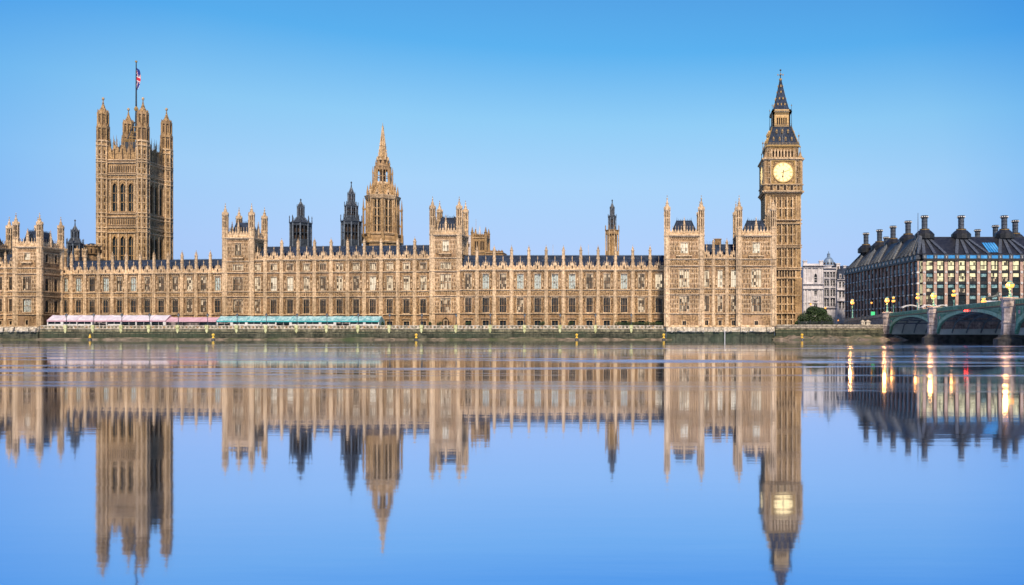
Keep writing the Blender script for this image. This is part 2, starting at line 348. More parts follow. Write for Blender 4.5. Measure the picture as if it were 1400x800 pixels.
def palace_range(label, xl, dl, xr, dr, nb, lv, depth, glass_rows, seed, end_buttress=False, niche=True):
    """one straight range of the palace between two towers; lv holds the pixel rows read off the photograph"""
    rnd = random.Random(seed)
    p0 = Vector((wx(xl, dl), wy(dl))); p1 = Vector((wx(xr, dr), wy(dr))); W = (p1 - p0).length
    ang = math.atan2(p1.y - p0.y, p1.x - p0.x); dm = (dl + dr) / 2
    Z = lambda y: wz(y, dm) - GZ
    t = thing('palace_range', label, 'palace wing', (p0.x, p0.y, GZ), ang, 'ranges of the riverside palace')
    s = W / nb; br = 0.62 * (s / 5.6) ** .5
    b = MB([stone, pale, carved, smooth_stone, recess])
    zc = Z(lv['cornice'])
    b.box(0, W, .5, depth, -.1, zc + .3)
    rows = lv['rows']                     # list of (top, bottom, width px fraction, lights, kind)
    ww = {k: min(s * r[2], s - 2 * br - .5) for k, r in enumerate(rows)}
    for i in range(nb):
        u0, u1 = i * s, (i + 1) * s; c = (u0 + u1) / 2
        # wall cut round each window of the bay
        edges = sorted([(Z(r[1]), Z(r[0]), ww[k], r) for k, r in enumerate(rows)], key=lambda e: e[0])
        zprev = -.1
        for (za, zb, wk, r) in edges:
            b.box(u0, u1, 0, .5, zprev, za, None if za < 2.5 else None)
            b.box(u0, c - wk / 2, 0, .5, za, zb); b.box(c + wk / 2, u1, 0, .5, za, zb)
            zprev = zb
        b.box(u0, u1, 0, .5, zprev, zc)
        ua, ub = u0 + br, u1 - br
        for (za, zb, wk, r) in edges:
            if r[4] == 'low':
                b.box(ua, ub, -.05, .02, 0, Z(lv['s0']) - .3, smooth_stone) if False else None
                string(b, c - wk / 2 - .5, c + wk / 2 + .5, zb + .75, .22, .3, pale)
                continue
            lo, hi = za - .3, zb + .35
            panels(b, ua, c - wk / 2 - .34, lo, hi, .5, .11, stone, 1.5); panels(b, c + wk / 2 + .34, ub, lo, hi, .5, .11, stone, 1.5)
            # statue niches beside the windows
            if niche and r[4] == 'tall':
                for q in (-1, 1):
                    x = c + q * (wk / 2 + (ub - c - wk / 2) * .55)
                    b.box(x - .2, x + .2, -.3, 0, lo + 1.0, lo + 1.25, pale); b.rings(x, -.16, [(lo + 1.25, .16), (lo + 2.2, .19), (lo + 2.45, .1), (lo + 2.75, .12), (lo + 2.8, .05)], 6, pale)
                    b.rings(x, -.16, [(lo + 3.0, .28), (lo + 3.2, .26), (lo + 3.9, .03)], 6, pale)
    bands = lv['bands']
    for i in range(nb):
        ua, ub = i * s + br, (i + 1) * s - br
        for (y0, y1) in bands: band(b, ua, ub, Z(y1), Z(y0), .62, pale, carved)
    for y in lv['strings']: string(b, 0, W, Z(y), .34, .30, pale)
    string(b, 0, W, zc, .5, .45, pale)
    for i in range(int(W / .8)): u = .4 + i * .8; b.box(u - .13, u + .13, -.35, 0, zc - .75, zc - .45, carved)
    b.box(0, W, -.25, .0, -.1, .35, pale)
    b.build('wall', t)
    for i in range(nb):
        for k, r in enumerate(rows):
            c = (i + .5) * s; h = Z(r[0]) - Z(r[1]); gl = glass_rows[k]
            g = gl[i % len(gl)] if isinstance(gl, list) else rnd.choice(gl)
            low = r[4] == 'low'
            window(t, (c, 0, Z(r[1])), ww[k], h - .05, r[3], g, 0 if low or r[4] == 'attic' else 1, not low, hood=not low)
    # buttresses
    key = MB([pale]); zt = Z(lv['pin']); zs = Z(lv['pinfoot'])
    hb = zc
    prof = [(0, br * 1.25), (1.4, br * 1.25), (1.7, br)]
    for y in lv['strings'][::-1]:
        z = Z(y)
        if z > 2: prof += [(z - .3, br), (z - .25, br * 1.22), (z + .18, br * 1.22), (z + .25, br * .97)]
    prof += [(zc - .4, br * .95), (zc - .3, br * 1.3), (zc + .25, br * 1.3), (zc + .35, br * .82)]
    key.rings(0, -.15, prof, 8)
    for k in (4, 5, 6, 7):
        a = math.pi / 8 + k * math.pi / 4; x = br * 1.0 * math.cos(a); y = -.15 + br * 1.0 * math.sin(a); key.box(x - .05, x + .05, y - .05, y + .05, 1.7, zc - .4)
    bm_ = key.mesh('buttress')
    pb = MB([pale]); pinnacle(pb, 0, 0, 0, br * .78, zs - zc - .3, zt - zs - .4)
    gablets(pb, 0, 0, (zs - zc - .3) * .55, br * .75)
    pm = pb.mesh('pinnacle')
    for i in range(0 if end_buttress else 1, nb + (1 if end_buttress else 0)):
        o = place('buttress', bm_, t, (i * s, 0, 0)); place('pinnacle', pm, o, (0, -.15, zc + .3))
    pp = MB([pale, recess]); parapet(pp, 0, W, zc + .2, Z(lv['partop']) - zc, None, [(i + .5) * s for i in range(nb)], s / 5, .0, .35, Z(lv['gab']) - Z(lv['partop']) + .2)
    pp.build('parapet', t)
    rb = MB([slate]); zr = Z(lv['ridge']); e = 1.1; hr = zr - zc
    run = hr * 1.05; dm2 = run + e
    rb.add([(0, e, zc + .25), (W, e, zc + .25), (W, dm2, zr), (0, dm2, zr), (W, depth - e, zr), (0, depth - e, zr), (0, depth, zc), (W, depth, zc)],
           [(0, 1, 2, 3), (3, 2, 4, 5), (5, 4, 7, 6), (0, 3, 5, 6), (1, 7, 4, 2)])
    n = int(W / .9)
    for i in range(n): u = (i + .5) * W / n; rb.beam((u, e, zc + .27), (u, dm2, zr + .02), .07, .07)
    ro = rb.build('roof', t)
    cb = MB([iron]); cb.box(0, W, dm2 - .05, dm2 + .05, zr, zr + .12)
    for i in range(int(W / .5)):
        u = .25 + i * .5; hh = lv.get('crest', .35); cb.box(u - .03, u + .03, dm2 - .03, dm2 + .03, zr + .1, zr + hh * (1.25 if i % 4 == 0 else 1))
    cb.build('ridge_cresting', ro)
    return t, W, Z

def face_transform(W, D, k):
    # k 0 front, 1 right, 2 back, 3 left ; local u from 0..width, outward -y
    if k == 0: return Matrix.Identity(4), W
    if k == 1: return Matrix.Translation((W, 0, 0)) @ Matrix.Rotation(math.pi / 2, 4, 'Z'), D
    if k == 2: return Matrix.Translation((W, D, 0)) @ Matrix.Rotation(math.pi, 4, 'Z'), W
    return Matrix.Translation((0, D, 0)) @ Matrix.Rotation(-math.pi / 2, 4, 'Z'), D

def river_tower(label, xl, xr, d, D, lv, glasses, seed, tr=1.0, side_glass=None):
    """square palace tower with four octagonal turrets and a steep iron crowned roof"""
    X0 = wx(xl, d); W = wx(xr, d) - X0; Z = lambda y: wz(y, d) - GZ
    t = thing('palace_tower', label, 'tower', (X0, wy(d), GZ), 0, 'square towers of the river front')
    b = MB([stone, pale, carved, recess, smooth_stone]); zc = Z(lv['cornice'])
    b.box(.5, W - .5, .5, D - .5, -.1, zc)
    rows = lv['rows']
    wins = []
    for k in range(4):
        T, fw = face_transform(W, D, k); b.T = T
        nw = 1 if k in (0, 2) else 2
        if k == 2: b.box(0, fw, 0, .5, -.1, zc); b.T = Matrix.Identity(4); continue
        s = fw / nw
        for i in range(nw):
            u0, u1 = i * s, (i + 1) * s; c = (u0 + u1) / 2
            if nw == 2: c = fw / 2 + (c - fw / 2) * .82
            edges = []
            for q, r in enumerate(rows):
                if nw == 2 and r[4] == 'low': continue
                wk = r[2] * fw if nw == 1 else r[2] * fw * .5
                edges.append((Z(r[1]), Z(r[0]), wk, r, q))
            edges.sort(key=lambda e: e[0]); zp = -.1
            for (za, zb, wk, r, q) in edges:
                b.box(u0, u1, 0, .5, zp, za); b.box(u0, c - wk / 2, 0, .5, za, zb); b.box(c + wk / 2, u1, 0, .5, za, zb); zp = zb
                wins.append((k, T @ Vector((c, 0, za)), wk, zb - za - .05, max(2, r[3] // nw), q, r))
                lo, hi = za - .35, zb + .4
                if r[4] == 'low': continue
                L0 = u0 + (tr if i == 0 else .1); L1 = u1 - (tr if i == nw - 1 else .1)
                if c - wk / 2 - .35 > L0 + .3: panels(b, L0 + .05, c - wk / 2 - .34, lo, hi, .5, .12, pale, 1.4)
                if L1 > c + wk / 2 + .65: panels(b, c + wk / 2 + .34, L1 - .05, lo, hi, .5, .12, pale, 1.4)
            b.box(u0, u1, 0, .5, zp, zc)
        for (y0, y1) in lv['bands']: band(b, tr, fw - tr, Z(y1), Z(y0), .6, pale, carved)
        for y in lv['strings']: string(b, -.02, fw + .02, Z(y), .34, .32, pale)
        string(b, -.1, fw + .1, zc, .55, .5, pale)
        if k == 0 and 'balcony' in lv:
            zb = Z(lv['balcony']); c = fw / 2; b.box(c - fw * .22, c + fw * .22, -.75, 0, zb - .25, zb + .1, pale)
            b.box(c - fw * .2, c + fw * .2, -.4, 0, zb - .7, zb - .25, carved); band(b, c - fw * .2, c + fw * .2, zb + .1, zb + .8, .45, pale, carved)
        b.box(0, fw, -.3, 0, -.1, .4, pale)
    b.T = Matrix.Identity(4)
    b.build('wall', t)
    for (k, p, wk, h, lights, q, r) in wins:
        gl = glasses[q] if k == 0 else (side_glass or glassd)
        low = r[4] == 'low'
        window(t, tuple(p), wk, h, lights, gl, 0 if low or r[4] in ('attic',) else 1, not low, rz={0: 0, 1: math.pi / 2, 3: -math.pi / 2}[k], hood=not low)
    # turrets
    for (cx, cy) in ((.25, .25), (W - .25, .25), (.25, D - .25), (W - .25, D - .25)):
        tb = MB([pale, recess]); turret(tb, 0, 0, 0, zc, Z(lv['arc']), Z(lv['spire']), Z(lv['top']), tr)
        for y in lv['strings']: tb.rings(0, 0, [(Z(y) - .25, tr * 1.05), (Z(y) - .15, tr * 1.18), (Z(y) + .2, tr * 1.18), (Z(y) + .25, tr)], 8)
        tb.build('corner_turret', t, (cx, cy, 0))
    pb = MB([pale, recess, carved])
    for k in range(4):
        T, fw = face_transform(W, D, k); pb.T = T
        parapet(pb, tr * .6, fw - tr * .6, zc + .2, Z(lv['partop']) - zc, None, [], .95, 0.05, .35)
        c = fw / 2; pt = Z(lv['roof'])
        pinnacle(pb, c, .2, zc, .42, (pt - zc) * .62, (pt - zc) * .45, None, False)
    pb.T = Matrix.Identity(4); pb.build('parapet', t)
    rb = MB([slate, iron]); zr = Z(lv['roof']); e = 1.2; q = min(W, D) * .30; zm = Z(lv['partop']) - .3
    rb.add([(e, e, zc), (W - e, e, zc), (W - e, D - e, zc), (e, D - e, zc), (q, q, zr), (W - q, q, zr), (W - q, D - q, zr), (q, D - q, zr)],
           [(0, 1, 5, 4), (1, 2, 6, 5), (2, 3, 7, 6), (3, 0, 4, 7), (4, 5, 6, 7)])
    for (a, c_) in (((e, e), (q, q)), ((W - e, e), (W - q, q)), ((W - e, D - e), (W - q, D - q)), ((e, D - e), (q, D - q))):
        rb.beam((a[0], a[1], zc), (c_[0], c_[1], zr), .25, .25, iron)
    for i in range(9):
        f = i / 8; xx = q + (W - 2 * q) * f; rb.box(xx - .05, xx + .05, q - .05, q + .05, zr, zr + (.9 if i % 4 == 0 else .5), iron); rb.box(xx - .05, xx + .05, D - q - .05, D - q + .05, zr, zr + .5, iron)
        yy = q + (D - 2 * q) * f; rb.box(q - .05, q + .05, yy - .05, yy + .05, zr, zr + .5, iron); rb.box(W - q - .05, W - q + .05, yy - .05, yy + .05, zr, zr + .5, iron)
        u = e + .4 + (W - 2 * e - .8) * f; v = q + .2 + (W - 2 * q - .4) * f
        rb.beam((u, e - .02, zc), (v, q - .02, zr), .08, .08, slate)
    # dormer
    rb.box(W / 2 - .5, W / 2 + .5, e - .2, e + 2, zc + .2, zc + (zr - zc) * .5, iron); rb.tri([(W / 2 - .6, zc + (zr - zc) * .5), (W / 2 + .6, zc + (zr - zc) * .5), (W / 2, zc + (zr - zc) * .8)], e - .3, e + 2, iron)
    rb.build('roof', t)
    return t, W, Z

# ------------------------------------------------------------------ ground, water, banks
def water_material():
    m = bpy.data.materials.new('river_water'); m.use_nodes = True; n = m.node_tree; L = n.links; b = n.nodes['Principled BSDF']
    b.inputs['Base Color'].default_value = (0.46, 0.585, 0.92, 1); b.inputs['Metallic'].default_value = 1.0
    geo = n.nodes.new('ShaderNodeNewGeometry')
    mp = n.nodes.new('ShaderNodeMapping'); mp.inputs['Scale'].default_value = (0.012, 0.10, 1); mp.inputs['Rotation'].default_value = (0, 0, R(2)); L.new(geo.outputs['Position'], mp.inputs[0])
    no = n.nodes.new('ShaderNodeTexNoise'); no.inputs['Distortion'].default_value = 1.2; no.inputs['Scale'].default_value = 1.0; no.inputs['Detail'].default_value = 4.5; no.inputs['Roughness'].default_value = .68; L.new(mp.outputs[0], no.inputs['Vector'])
    r = n.nodes.new('ShaderNodeMapRange'); r.inputs[1].default_value = .49; r.inputs[2].default_value = .66; L.new(no.outputs[0], r.inputs[0])
    # breeze ruffles a belt of the river some way out from the near bank
    sp = n.nodes.new('ShaderNodeSeparateXYZ'); L.new(geo.outputs['Position'], sp.inputs[0])
    g1 = n.nodes.new('ShaderNodeMapRange'); g1.interpolation_type = 'SMOOTHSTEP'; g1.inputs[1].default_value = -238; g1.inputs[2].default_value = -222; L.new(sp.outputs[1], g1.inputs[0])
    g2 = n.nodes.new('ShaderNodeMapRange'); g2.interpolation_type = 'SMOOTHSTEP'; g2.inputs[1].default_value = -70; g2.inputs[2].default_value = -150; L.new(sp.outputs[1], g2.inputs[0])
    ml = n.nodes.new('ShaderNodeMath'); ml.operation = 'MULTIPLY'; L.new(g1.outputs[0], ml.inputs[0]); L.new(g2.outputs[0], ml.inputs[1])
    ml2 = n.nodes.new('ShaderNodeMath'); ml2.operation = 'MULTIPLY'; L.new(ml.outputs[0], ml2.inputs[0]); L.new(r.outputs[0], ml2.inputs[1])
    rr = n.nodes.new('ShaderNodeMapRange'); rr.inputs[3].default_value = 0.046; rr.inputs[4].default_value = 0.27; L.new(ml2.outputs[0], rr.inputs[0])
    L.new(rr.outputs[0], b.inputs['Roughness'])
    mp2 = n.nodes.new('ShaderNodeMapping'); mp2.inputs['Scale'].default_value = (0.35, 1.6, 1); L.new(geo.outputs['Position'], mp2.inputs[0])
    nb = n.nodes.new('ShaderNodeTexNoise'); nb.inputs['Scale'].default_value = 1.0; nb.inputs['Detail'].default_value = 3; L.new(mp2.outputs[0], nb.inputs['Vector'])
    bp = n.nodes.new('ShaderNodeBump'); bp.inputs['Strength'].default_value = 0.035; bp.inputs['Distance'].default_value = 0.05
    L.new(nb.outputs[0], bp.inputs['Height']); L.new(bp.outputs[0], b.inputs['Normal'])
    return m
wm = water_material()
b = MB([wm]); b.add([(-4000, -700, 0), (4000, -700, 0), (4000, -5, 0), (-4000, -5, 0)], [(0, 1, 2, 3)]); struct(b.build('river_water'))
paving = mat('street_paving', (0.05, 0.05, 0.05), (0.09, 0.085, 0.08), 0.5, 0.8, bump=.1)
b = MB([paving]); b.add([(-9000, -9.0, GZ), (9000, -9.0, GZ), (9000, 15000, GZ), (-9000, 15000, GZ)], [(0, 1, 2, 3)]); struct(b.build('ground'))
mud = mat('tidal_mud', (0.07, 0.065, 0.045), (0.42, 0.33, 0.26), 0.55, 0.7, bump=.5, contrast=(.42, .62), c3=(0.06, 0.09, 0.035))
# foreshore sloping from the wall foot into the water
def foreshore(name, x0, x1, y0, y1, z0, seed, n=90):
    rnd = random.Random(seed); b = MB([mud]); vs = []; fs = []
    ph = [rnd.random() * 6 for _ in range(6)]
    for i in range(n + 1):
        u = i / n; x = x0 + (x1 - x0) * u
        wob = .5 + .22 * math.sin(u * 23 + ph[0]) + .18 * math.sin(u * 61 + ph[1]) + .1 * math.sin(u * 117 + ph[2])
        for j in range(7):
            v = j / 6; y = y1 + (y0 - y1) * v * (0.35 + .65 * wob); z = z0 * (1 - v) * (.45 + .55 * wob) - .25 * v + rnd.uniform(-.06, .06) * (1 - v)
            vs.append((x, y, z))
    for i in range(n):
        for j in range(6): a = i * 7 + j; fs.append((a, a + 7, a + 8, a + 1)[::-1])
    b.add(vs, fs); return struct(b.build(name, smooth=True))
foreshore('mud_bank', -230, 2, -17, -10.0, .75, 3, 260)
foreshore('mud_bank', 33, 72, -26, -8.5, 1.7, 5, 60)

# river walls
wall_st = mat('algae_wall_stone', (0.02, 0.028, 0.018), (0.13, 0.13, 0.09), 0.45, 0.85, bump=.5, streak=.5, contrast=(.4, .62), brick=(1.6, .6, .05), c3=(.05, .075, .045))
wall_up = mat('weathered_wall_stone', (0.09, 0.085, 0.05), (0.34, 0.31, 0.20), 0.7, 0.85, bump=.5, streak=.45, contrast=(.4, .62), brick=(1.5, .5, .04))
coping = mat('granite_coping', (0.22, 0.19, 0.15), (0.62, 0.55, 0.45), 1.4, 0.8, bump=.3, contrast=(.38, .6))
def river_wall(label, x0, x1, yf, top, lamps=None, pilasters=None, open_work=True, zstep=2.55):
    t = thing('river_wall', label, 'embankment wall', (x0, yf, 0), 0, 'granite river walls')
    W = x1 - x0
    b = MB([wall_st, wall_up]); b.box(0, W, .0, 2.2, -1.0, zstep * .8, wall_st); b.box(0, W, .18, 2.2, zstep * .8, zstep, wall_st); b.box(0, W, .3, 2.2, zstep, top - 1.15, wall_up)
    b.box(0, W, -.06, .3, zstep * .8 - .16, zstep * .8, wall_up)
    b.build('lower_wall', t)
    p = MB([coping, recess]); z0 = top - 1.15; p.box(0, W, .12, 2.2, z0, z0 + .18); p.box(0, W, .35, .8, z0 + .18, top - .2); p.box(0, W, .22, .9, top - .2, top)
    if open_work:
        n = int(W / 1.15)
        for i in range(n): u = (i + .5) * W / n; p.box(u - .3, u + .3, .27, .36, z0 + .32, top - .33, wall_up if i % 3 else carved); p.box(u + .45, u + .68, .22, .36, z0 + .18, top - .2)
    p.build('parapet', t)
    for x in (pilasters or []):
        q = MB([pilaster_stone]); q.box(-.38, .38, -.05, .4, zstep + .1, top - .95); q.box(-.5, .5, -.15, .4, top - .95, top + .12); q.tri([(-.38, zstep + .1), (0, zstep - .5), (.38, zstep + .1)], -.02, .3)
        q.build('pilaster', t, (x - x0, 0, 0))
    return t
pilaster_stone = mat('pale_yellow_green_stone', (0.30, 0.32, 0.12), (0.66, 0.66, 0.40), 1.2, .9)  # pale yellow-green tone of the wall pilasters
DW = 250.0; YW = wy(DW)     # river wall plane, y = -10
lamp_px = [12, 50.5 - 2, 89, 126.5, 165, 203, 242.5, 282.5, 323, 363, 405, 446, 489, 532, 576, 623, 670, 717, 765.6, 814, 863]
pl = [wx(x, DW) for x in lamp_px if x > 60]
river_wall('long mossy granite terrace wall with pale pierced parapet below the marquees', wx(54, DW), wx(910.5, DW), YW, 4.5, pilasters=pl)
river_wall('plain grey river wall under the railings between clock tower bush and bridge', wx(1060, 252), 69.0, wy(251), 4.75, open_work=False, zstep=3.1)
# pavilion river bases (rough pale footing on a green wall)
def footing(label, x0, x1, yf, blocks):
    t = thing('river_footing', label, 'embankment wall', (x0, yf, 0), 0, 'river footings of the end pavilions')
    W = x1 - x0; b = MB([wall_st]); b.box(0, W, .1, 9, -1, 2.5); b.box(0, W, -.1, .1, 1.3, 1.5); b.build('lower_wall', t)
    c = MB([coping, pale]); c.box(0, W, .05, 9, 2.5, 2.75); c.box(0, W, .4, 9, 2.75, GZ - .05)
    c.box(0, W, .25, .4, GZ - .3, GZ - .05, pale)
    c.build('plinth', t)
    rnd = random.Random(3)
    for u0, u1 in blocks:
        r = MB([coping]); n = 9; vs = []; fs = []
        for i in range(n + 1):
            u = u0 + (u1 - u0) * i / n - x0
            for (yy, zz) in ((-.55, 2.45), (-.7, 2.75), (-.35, 3.5), (.1, 3.95), (.4, 4.05)): vs.append((u + rnd.uniform(-.15, .15), yy + rnd.uniform(-.2, .2), zz + rnd.uniform(-.12, .12)))
        for i in range(n):
            for j in range(4): a = i * 5 + j; fs.append((a, a + 5, a + 6, a + 1))
        fs.append((0, 1, 2, 3, 4)); fs.append(tuple(n * 5 + k for k in (4, 3, 2, 1, 0)))
        r.add(vs, fs); r.build('rough_block', t)
    return t
DP = 250.0
footing('green stained river footing with broken pale stones below the right pavilion', wx(910.7, DP), wx(1058.5, DP), wy(DP) - 1.2,
        [(wx(912, DP), wx(923, DP)), (wx(924, DP), wx(950, DP)), (wx(952, DP), wx(962, DP)), (wx(975, DP), wx(983, DP)), (wx(989, DP), wx(1000, DP)), (wx(1012, DP), wx(1022, DP)), (wx(1024, DP), wx(1046, DP)), (wx(1048, DP), wx(1058, DP))])
DPL = 262.0
DPL = 249.5
footing('green stained river footing below the far left pavilion', wx(-90, DPL), wx(51.5, DPL), -10.6,
        [(wx(12, DPL), wx(20, DPL)), (wx(24, DPL), wx(40, DPL)), (wx(43, DPL), wx(50, DPL)), (wx(-10, DPL), wx(5, DPL))])

# ------------------------------------------------------------------ the riverside palace
G = dict(d=glassd, l=glassl, b=glassb, m=glassm, p=glassp)
def gl(s): return [G[c] for c in s]
low = (438.3, 445.6, .36, 2, 'low')
right_lv = dict(cornice=369, partop=364, gab=352.5, pin=335.5, pinfoot=343, ridge=347, strings=[428.6, 404.8, 396.2],
                bands=[(397.2, 403.6)], rows=[low, (407, 427, .37, 4, 'mid'), (374.6, 395, .37, 4, 'tall')])
palace_range('right hand palace wing of twelve bays, between central tower and right pavilion', 628.6, 260, 912.4, 260, 12, right_lv, 16,
             [gl('dddddddddddd'), gl('dddmddddddmd'), gl('mpmppppmmpml')], 1)
centre_lv = dict(cornice=354.8, partop=350, gab=338.5, pin=325.5, pinfoot=332, ridge=334, strings=[430.5, 405.5, 398.5, 372],
                 bands=[(399.3, 404.6), (355.8, 358.6)], rows=[(439.5, 446, .34, 2, 'low'), (409.5, 428.5, .37, 4, 'mid'), (378.5, 397.2, .37, 4, 'tall'), (360.5, 369.5, .40, 4, 'attic')])
palace_range('taller middle palace wing with a fourth row of windows, behind the teal marquee', 341, 271, 590.5, 265, 11, centre_lv, 16,
             [gl('ddddddddddd'), gl('mdddddddddd'), gl('lbblmlmblll'), gl('llmlmlllllm')], 2)
left_lv = dict(cornice=374, partop=369.5, gab=359.5, pin=343.5, pinfoot=351, ridge=353.5, strings=[430, 406.5, 400],
               bands=[(400.8, 405.6)], rows=[(439.5, 445, .34, 2, 'low'), (409.5, 427.5, .42, 3, 'mid'), (379, 398, .42, 3, 'tall')])
palace_range('left hand palace wing of twelve narrow bays, below the great square tower', 79.7, 279.5, 307.4, 272.5, 12, left_lv, 16,
             [gl('dddddddddddd'), gl('dddddddddmmd'), gl('ppdpmpmmmlmp')], 3)
link_lv = dict(cornice=353.4, partop=349, gab=336, pin=326, pinfoot=332, ridge=331.5, strings=[428.5, 402.2, 394.4, 363.4], crest=1.1,
               bands=[(395.4, 401.2), (355, 361.5)], rows=[(438, 446, .24, 2, 'low'), (404.6, 426, .33, 3, 'mid'), (370, 392.5, .33, 3, 'tall')])
lt, LW, LZ = palace_range('short three bay link with iron ridge cresting between the two right pavilion towers', 957, 251, 1012, 251, 3, link_lv, 13, [gl('ddd'), gl('mmm'), gl('lbb')], 4)
cb = MB([stone]); cb.box(-1, 1, -.8, .8, 0, 1.6); cb.box(-1.15, 1.15, -.95, .95, 1.6, 1.9); cb.build('chimney', lt, (LW * .48, 6.8, LZ(331.5)))
ll_lv = dict(cornice=366, partop=362, gab=354, pin=343, pinfoot=349, ridge=345.5, strings=[430, 405, 398.5, 373.5], crest=1.0,
             bands=[(399.3, 404.2), (367.5, 372)], rows=[(439, 444, .24, 2, 'low'), (409, 426, .33, 3, 'mid'), (379, 396.5, .33, 3, 'tall')])
palace_range('short link at the left edge between the two left pavilion towers', -20, 271, 22, 271, 3, ll_lv, 12, [gl('ddd'), gl('ddd'), gl('ddd')], 5)

pav = dict(cornice=322, partop=315.5, roof=299.5, arc=312, spire=287, top=267.5, balcony=349.5, strings=[428.5, 402.2, 394.4, 363.4, 354.2],
           bands=[(395.4, 401.2), (355.4, 362.4), (323.6, 326.6)], rows=[(439, 446, .10, 2, 'low'), (404.6, 426, .27, 4, 'mid'), (368.4, 392.6, .27, 4, 'tall'), (332, 347, .20, 3, 'up')])
river_tower('right pavilion tower standing nearest the right palace wing', 911, 960, 249.5, 12, pav, [glassd, glassm, glassl, glassb], 1, .96)
river_tower('last pavilion tower on the right, directly in front of the clock tower', 1009.5, 1058.3, 249.5, 12, pav, [glassd, glassm, glassl, glassb], 2, .96)
mid_r = dict(cornice=321, partop=313.5, roof=296, arc=311, spire=285, top=269, balcony=346.5, strings=[428.4, 404.4, 397, 370.6, 352.3],
             bands=[(397.6, 403.6), (353.6, 357.2), (322.4, 325.6)], rows=[(438, 446, .10, 2, 'low'), (408, 427.3, .36, 6, 'mid'), (375.4, 395.6, .36, 6, 'tall'), (359.4, 367.4, .36, 6, 'attic'), (329, 344.8, .22, 3, 'up')])
river_tower('right hand central tower, right of the pierced stone spire', 590, 628.6, 262, 8.8, mid_r, [glassd, glassm, glassl, glassl, glassb], 3, .92)
mid_l = dict(cornice=325.5, partop=318, roof=303, arc=313, spire=294, top=278.5, balcony=352.5, strings=[430.5, 405.5, 398.5, 372.8, 357.2],
             bands=[(399.3, 404.6), (358.2, 361), (326.6, 329.6)], rows=[(438, 446, .10, 2, 'low'), (409.5, 428, .34, 6, 'mid'), (379.6, 397.4, .34, 6, 'tall'), (362.2, 369.6, .36, 6, 'attic'), (333, 351, .22, 3, 'up')])
river_tower('left hand central tower, between the left wing and the teal marquee', 306.5, 344.5, 270, 9.2, mid_l, [glassd, glassm, glassm, glassl, glassm], 4, .92)
pav_l = dict(cornice=337.5, partop=331.5, roof=315, arc=326, spire=307, top=291.5, balcony=358.5, strings=[430, 405, 398.5, 374, 366],
             bands=[(399.3, 404.2), (367, 373), (338.6, 341.6)], rows=[(438, 444, .10, 2, 'low'), (409, 426.4, .32, 4, 'mid'), (378.6, 397, .32, 4, 'tall'), (346, 357.5, .22, 3, 'up')])
river_tower('left pavilion tower nearest the left palace wing, with its side face in view', 20, 54.5, 269, 9.9, pav_l, [glassd, glassp, glassm, glassb], 5, .9)
river_tower('tower cut by the left edge of the view, only one turret showing', -52, -18.5, 269, 9.9, pav_l, [glassd, glassd, glassd, glassd], 6, .9)
# ------------------------------------------------------------------ big towers
def arch_pts(w, h, k=6):
    """pointed arch opening outline from the left spring round to the right spring"""
    r = w * 1.0; hs = h - r * math.sin(math.acos(.5)); pts = []
    for i in range(k + 1):
        a = math.pi - (math.pi / 3) * i / k; pts.append((w / 2 + r * math.cos(a), hs + r * math.sin(a)))
    return pts, hs
def arch_window(parent, loc, w, h, lights, glass, rz=0.0, m=None, depth=.5, rails=2, name='window'):
    m = m or towerstone; key = ('arch', round(w, 2), round(h, 2), lights, m.name, rails, depth)
    if key not in CACHE:
        b = MB([m, recess]); pts, hs = arch_pts(w, h)
        for s_ in (-1, 1):
            poly = [(s_ * x, z) for x, z in [(-p[0], p[1]) for p in pts]]     # right side arc
            poly = [(s_ * abs(x), z) for x, z in poly]
            full = poly + [(0, h + .02), (s_ * w / 2, h + .02)]
            b.tri(full if s_ > 0 else full[::-1], 0.02, depth - .05)
            for i in range(len(poly) - 1):
                p, q = poly[i], poly[i + 1]; b.beam((p[0], -.1, p[1]), (q[0], -.1, q[1]), .34, .3, m, up=(0, 1, 0))
            b.box(s_ * w / 2 - .17, s_ * w / 2 + .17, -.25, .1, 0, hs)
        b.box(-w / 2 - .2, w / 2 + .2, -.28, .3, -.3, 0)
        lw = w / lights
        for i in range(1, lights): x = -w / 2 + i * lw; b.box(x - .09, x + .09, depth * .5, depth * .85, 0, h - w * .3)
        for j in range(rails): z = hs * (j + 1) / (rails + .6); b.box(-w / 2, w / 2, depth * .5, depth * .8, z - .12, z + .12)
        g = MB([glassd]); g.box(-w / 2, w / 2, depth - .12, depth - .02, 0, h)
        CACHE[key] = (b.mesh('window'), g.mesh('glass'))
    fm, gm = CACHE[key]; o = place(name, fm, parent, loc, rz); gk = key + (glass.name,)
    if gk not in CACHE:
        g2 = gm.copy(); g2.materials[0] = glass; CACHE[gk] = g2
    place('glass', CACHE[gk], o); return o
def pierced_face(b, T, fw, cols, rows, z0, z1, m=None, y=0.0, th=.5):
    """wall slab of one face with rectangular holes: cols = centres, rows = (zlo, zhi, width)"""
    b.T = T; z = z0
    for (a, c, w_) in rows:
        b.box(0, fw, y, y + th, z, a, m)
        e = 0
        for cc in cols: b.box(e, cc - w_ / 2, y, y + th, a, c, m); e = cc + w_ / 2
        b.box(e, fw, y, y + th, a, c, m); z = c
    b.box(0, fw, y, y + th, z, z1, m)

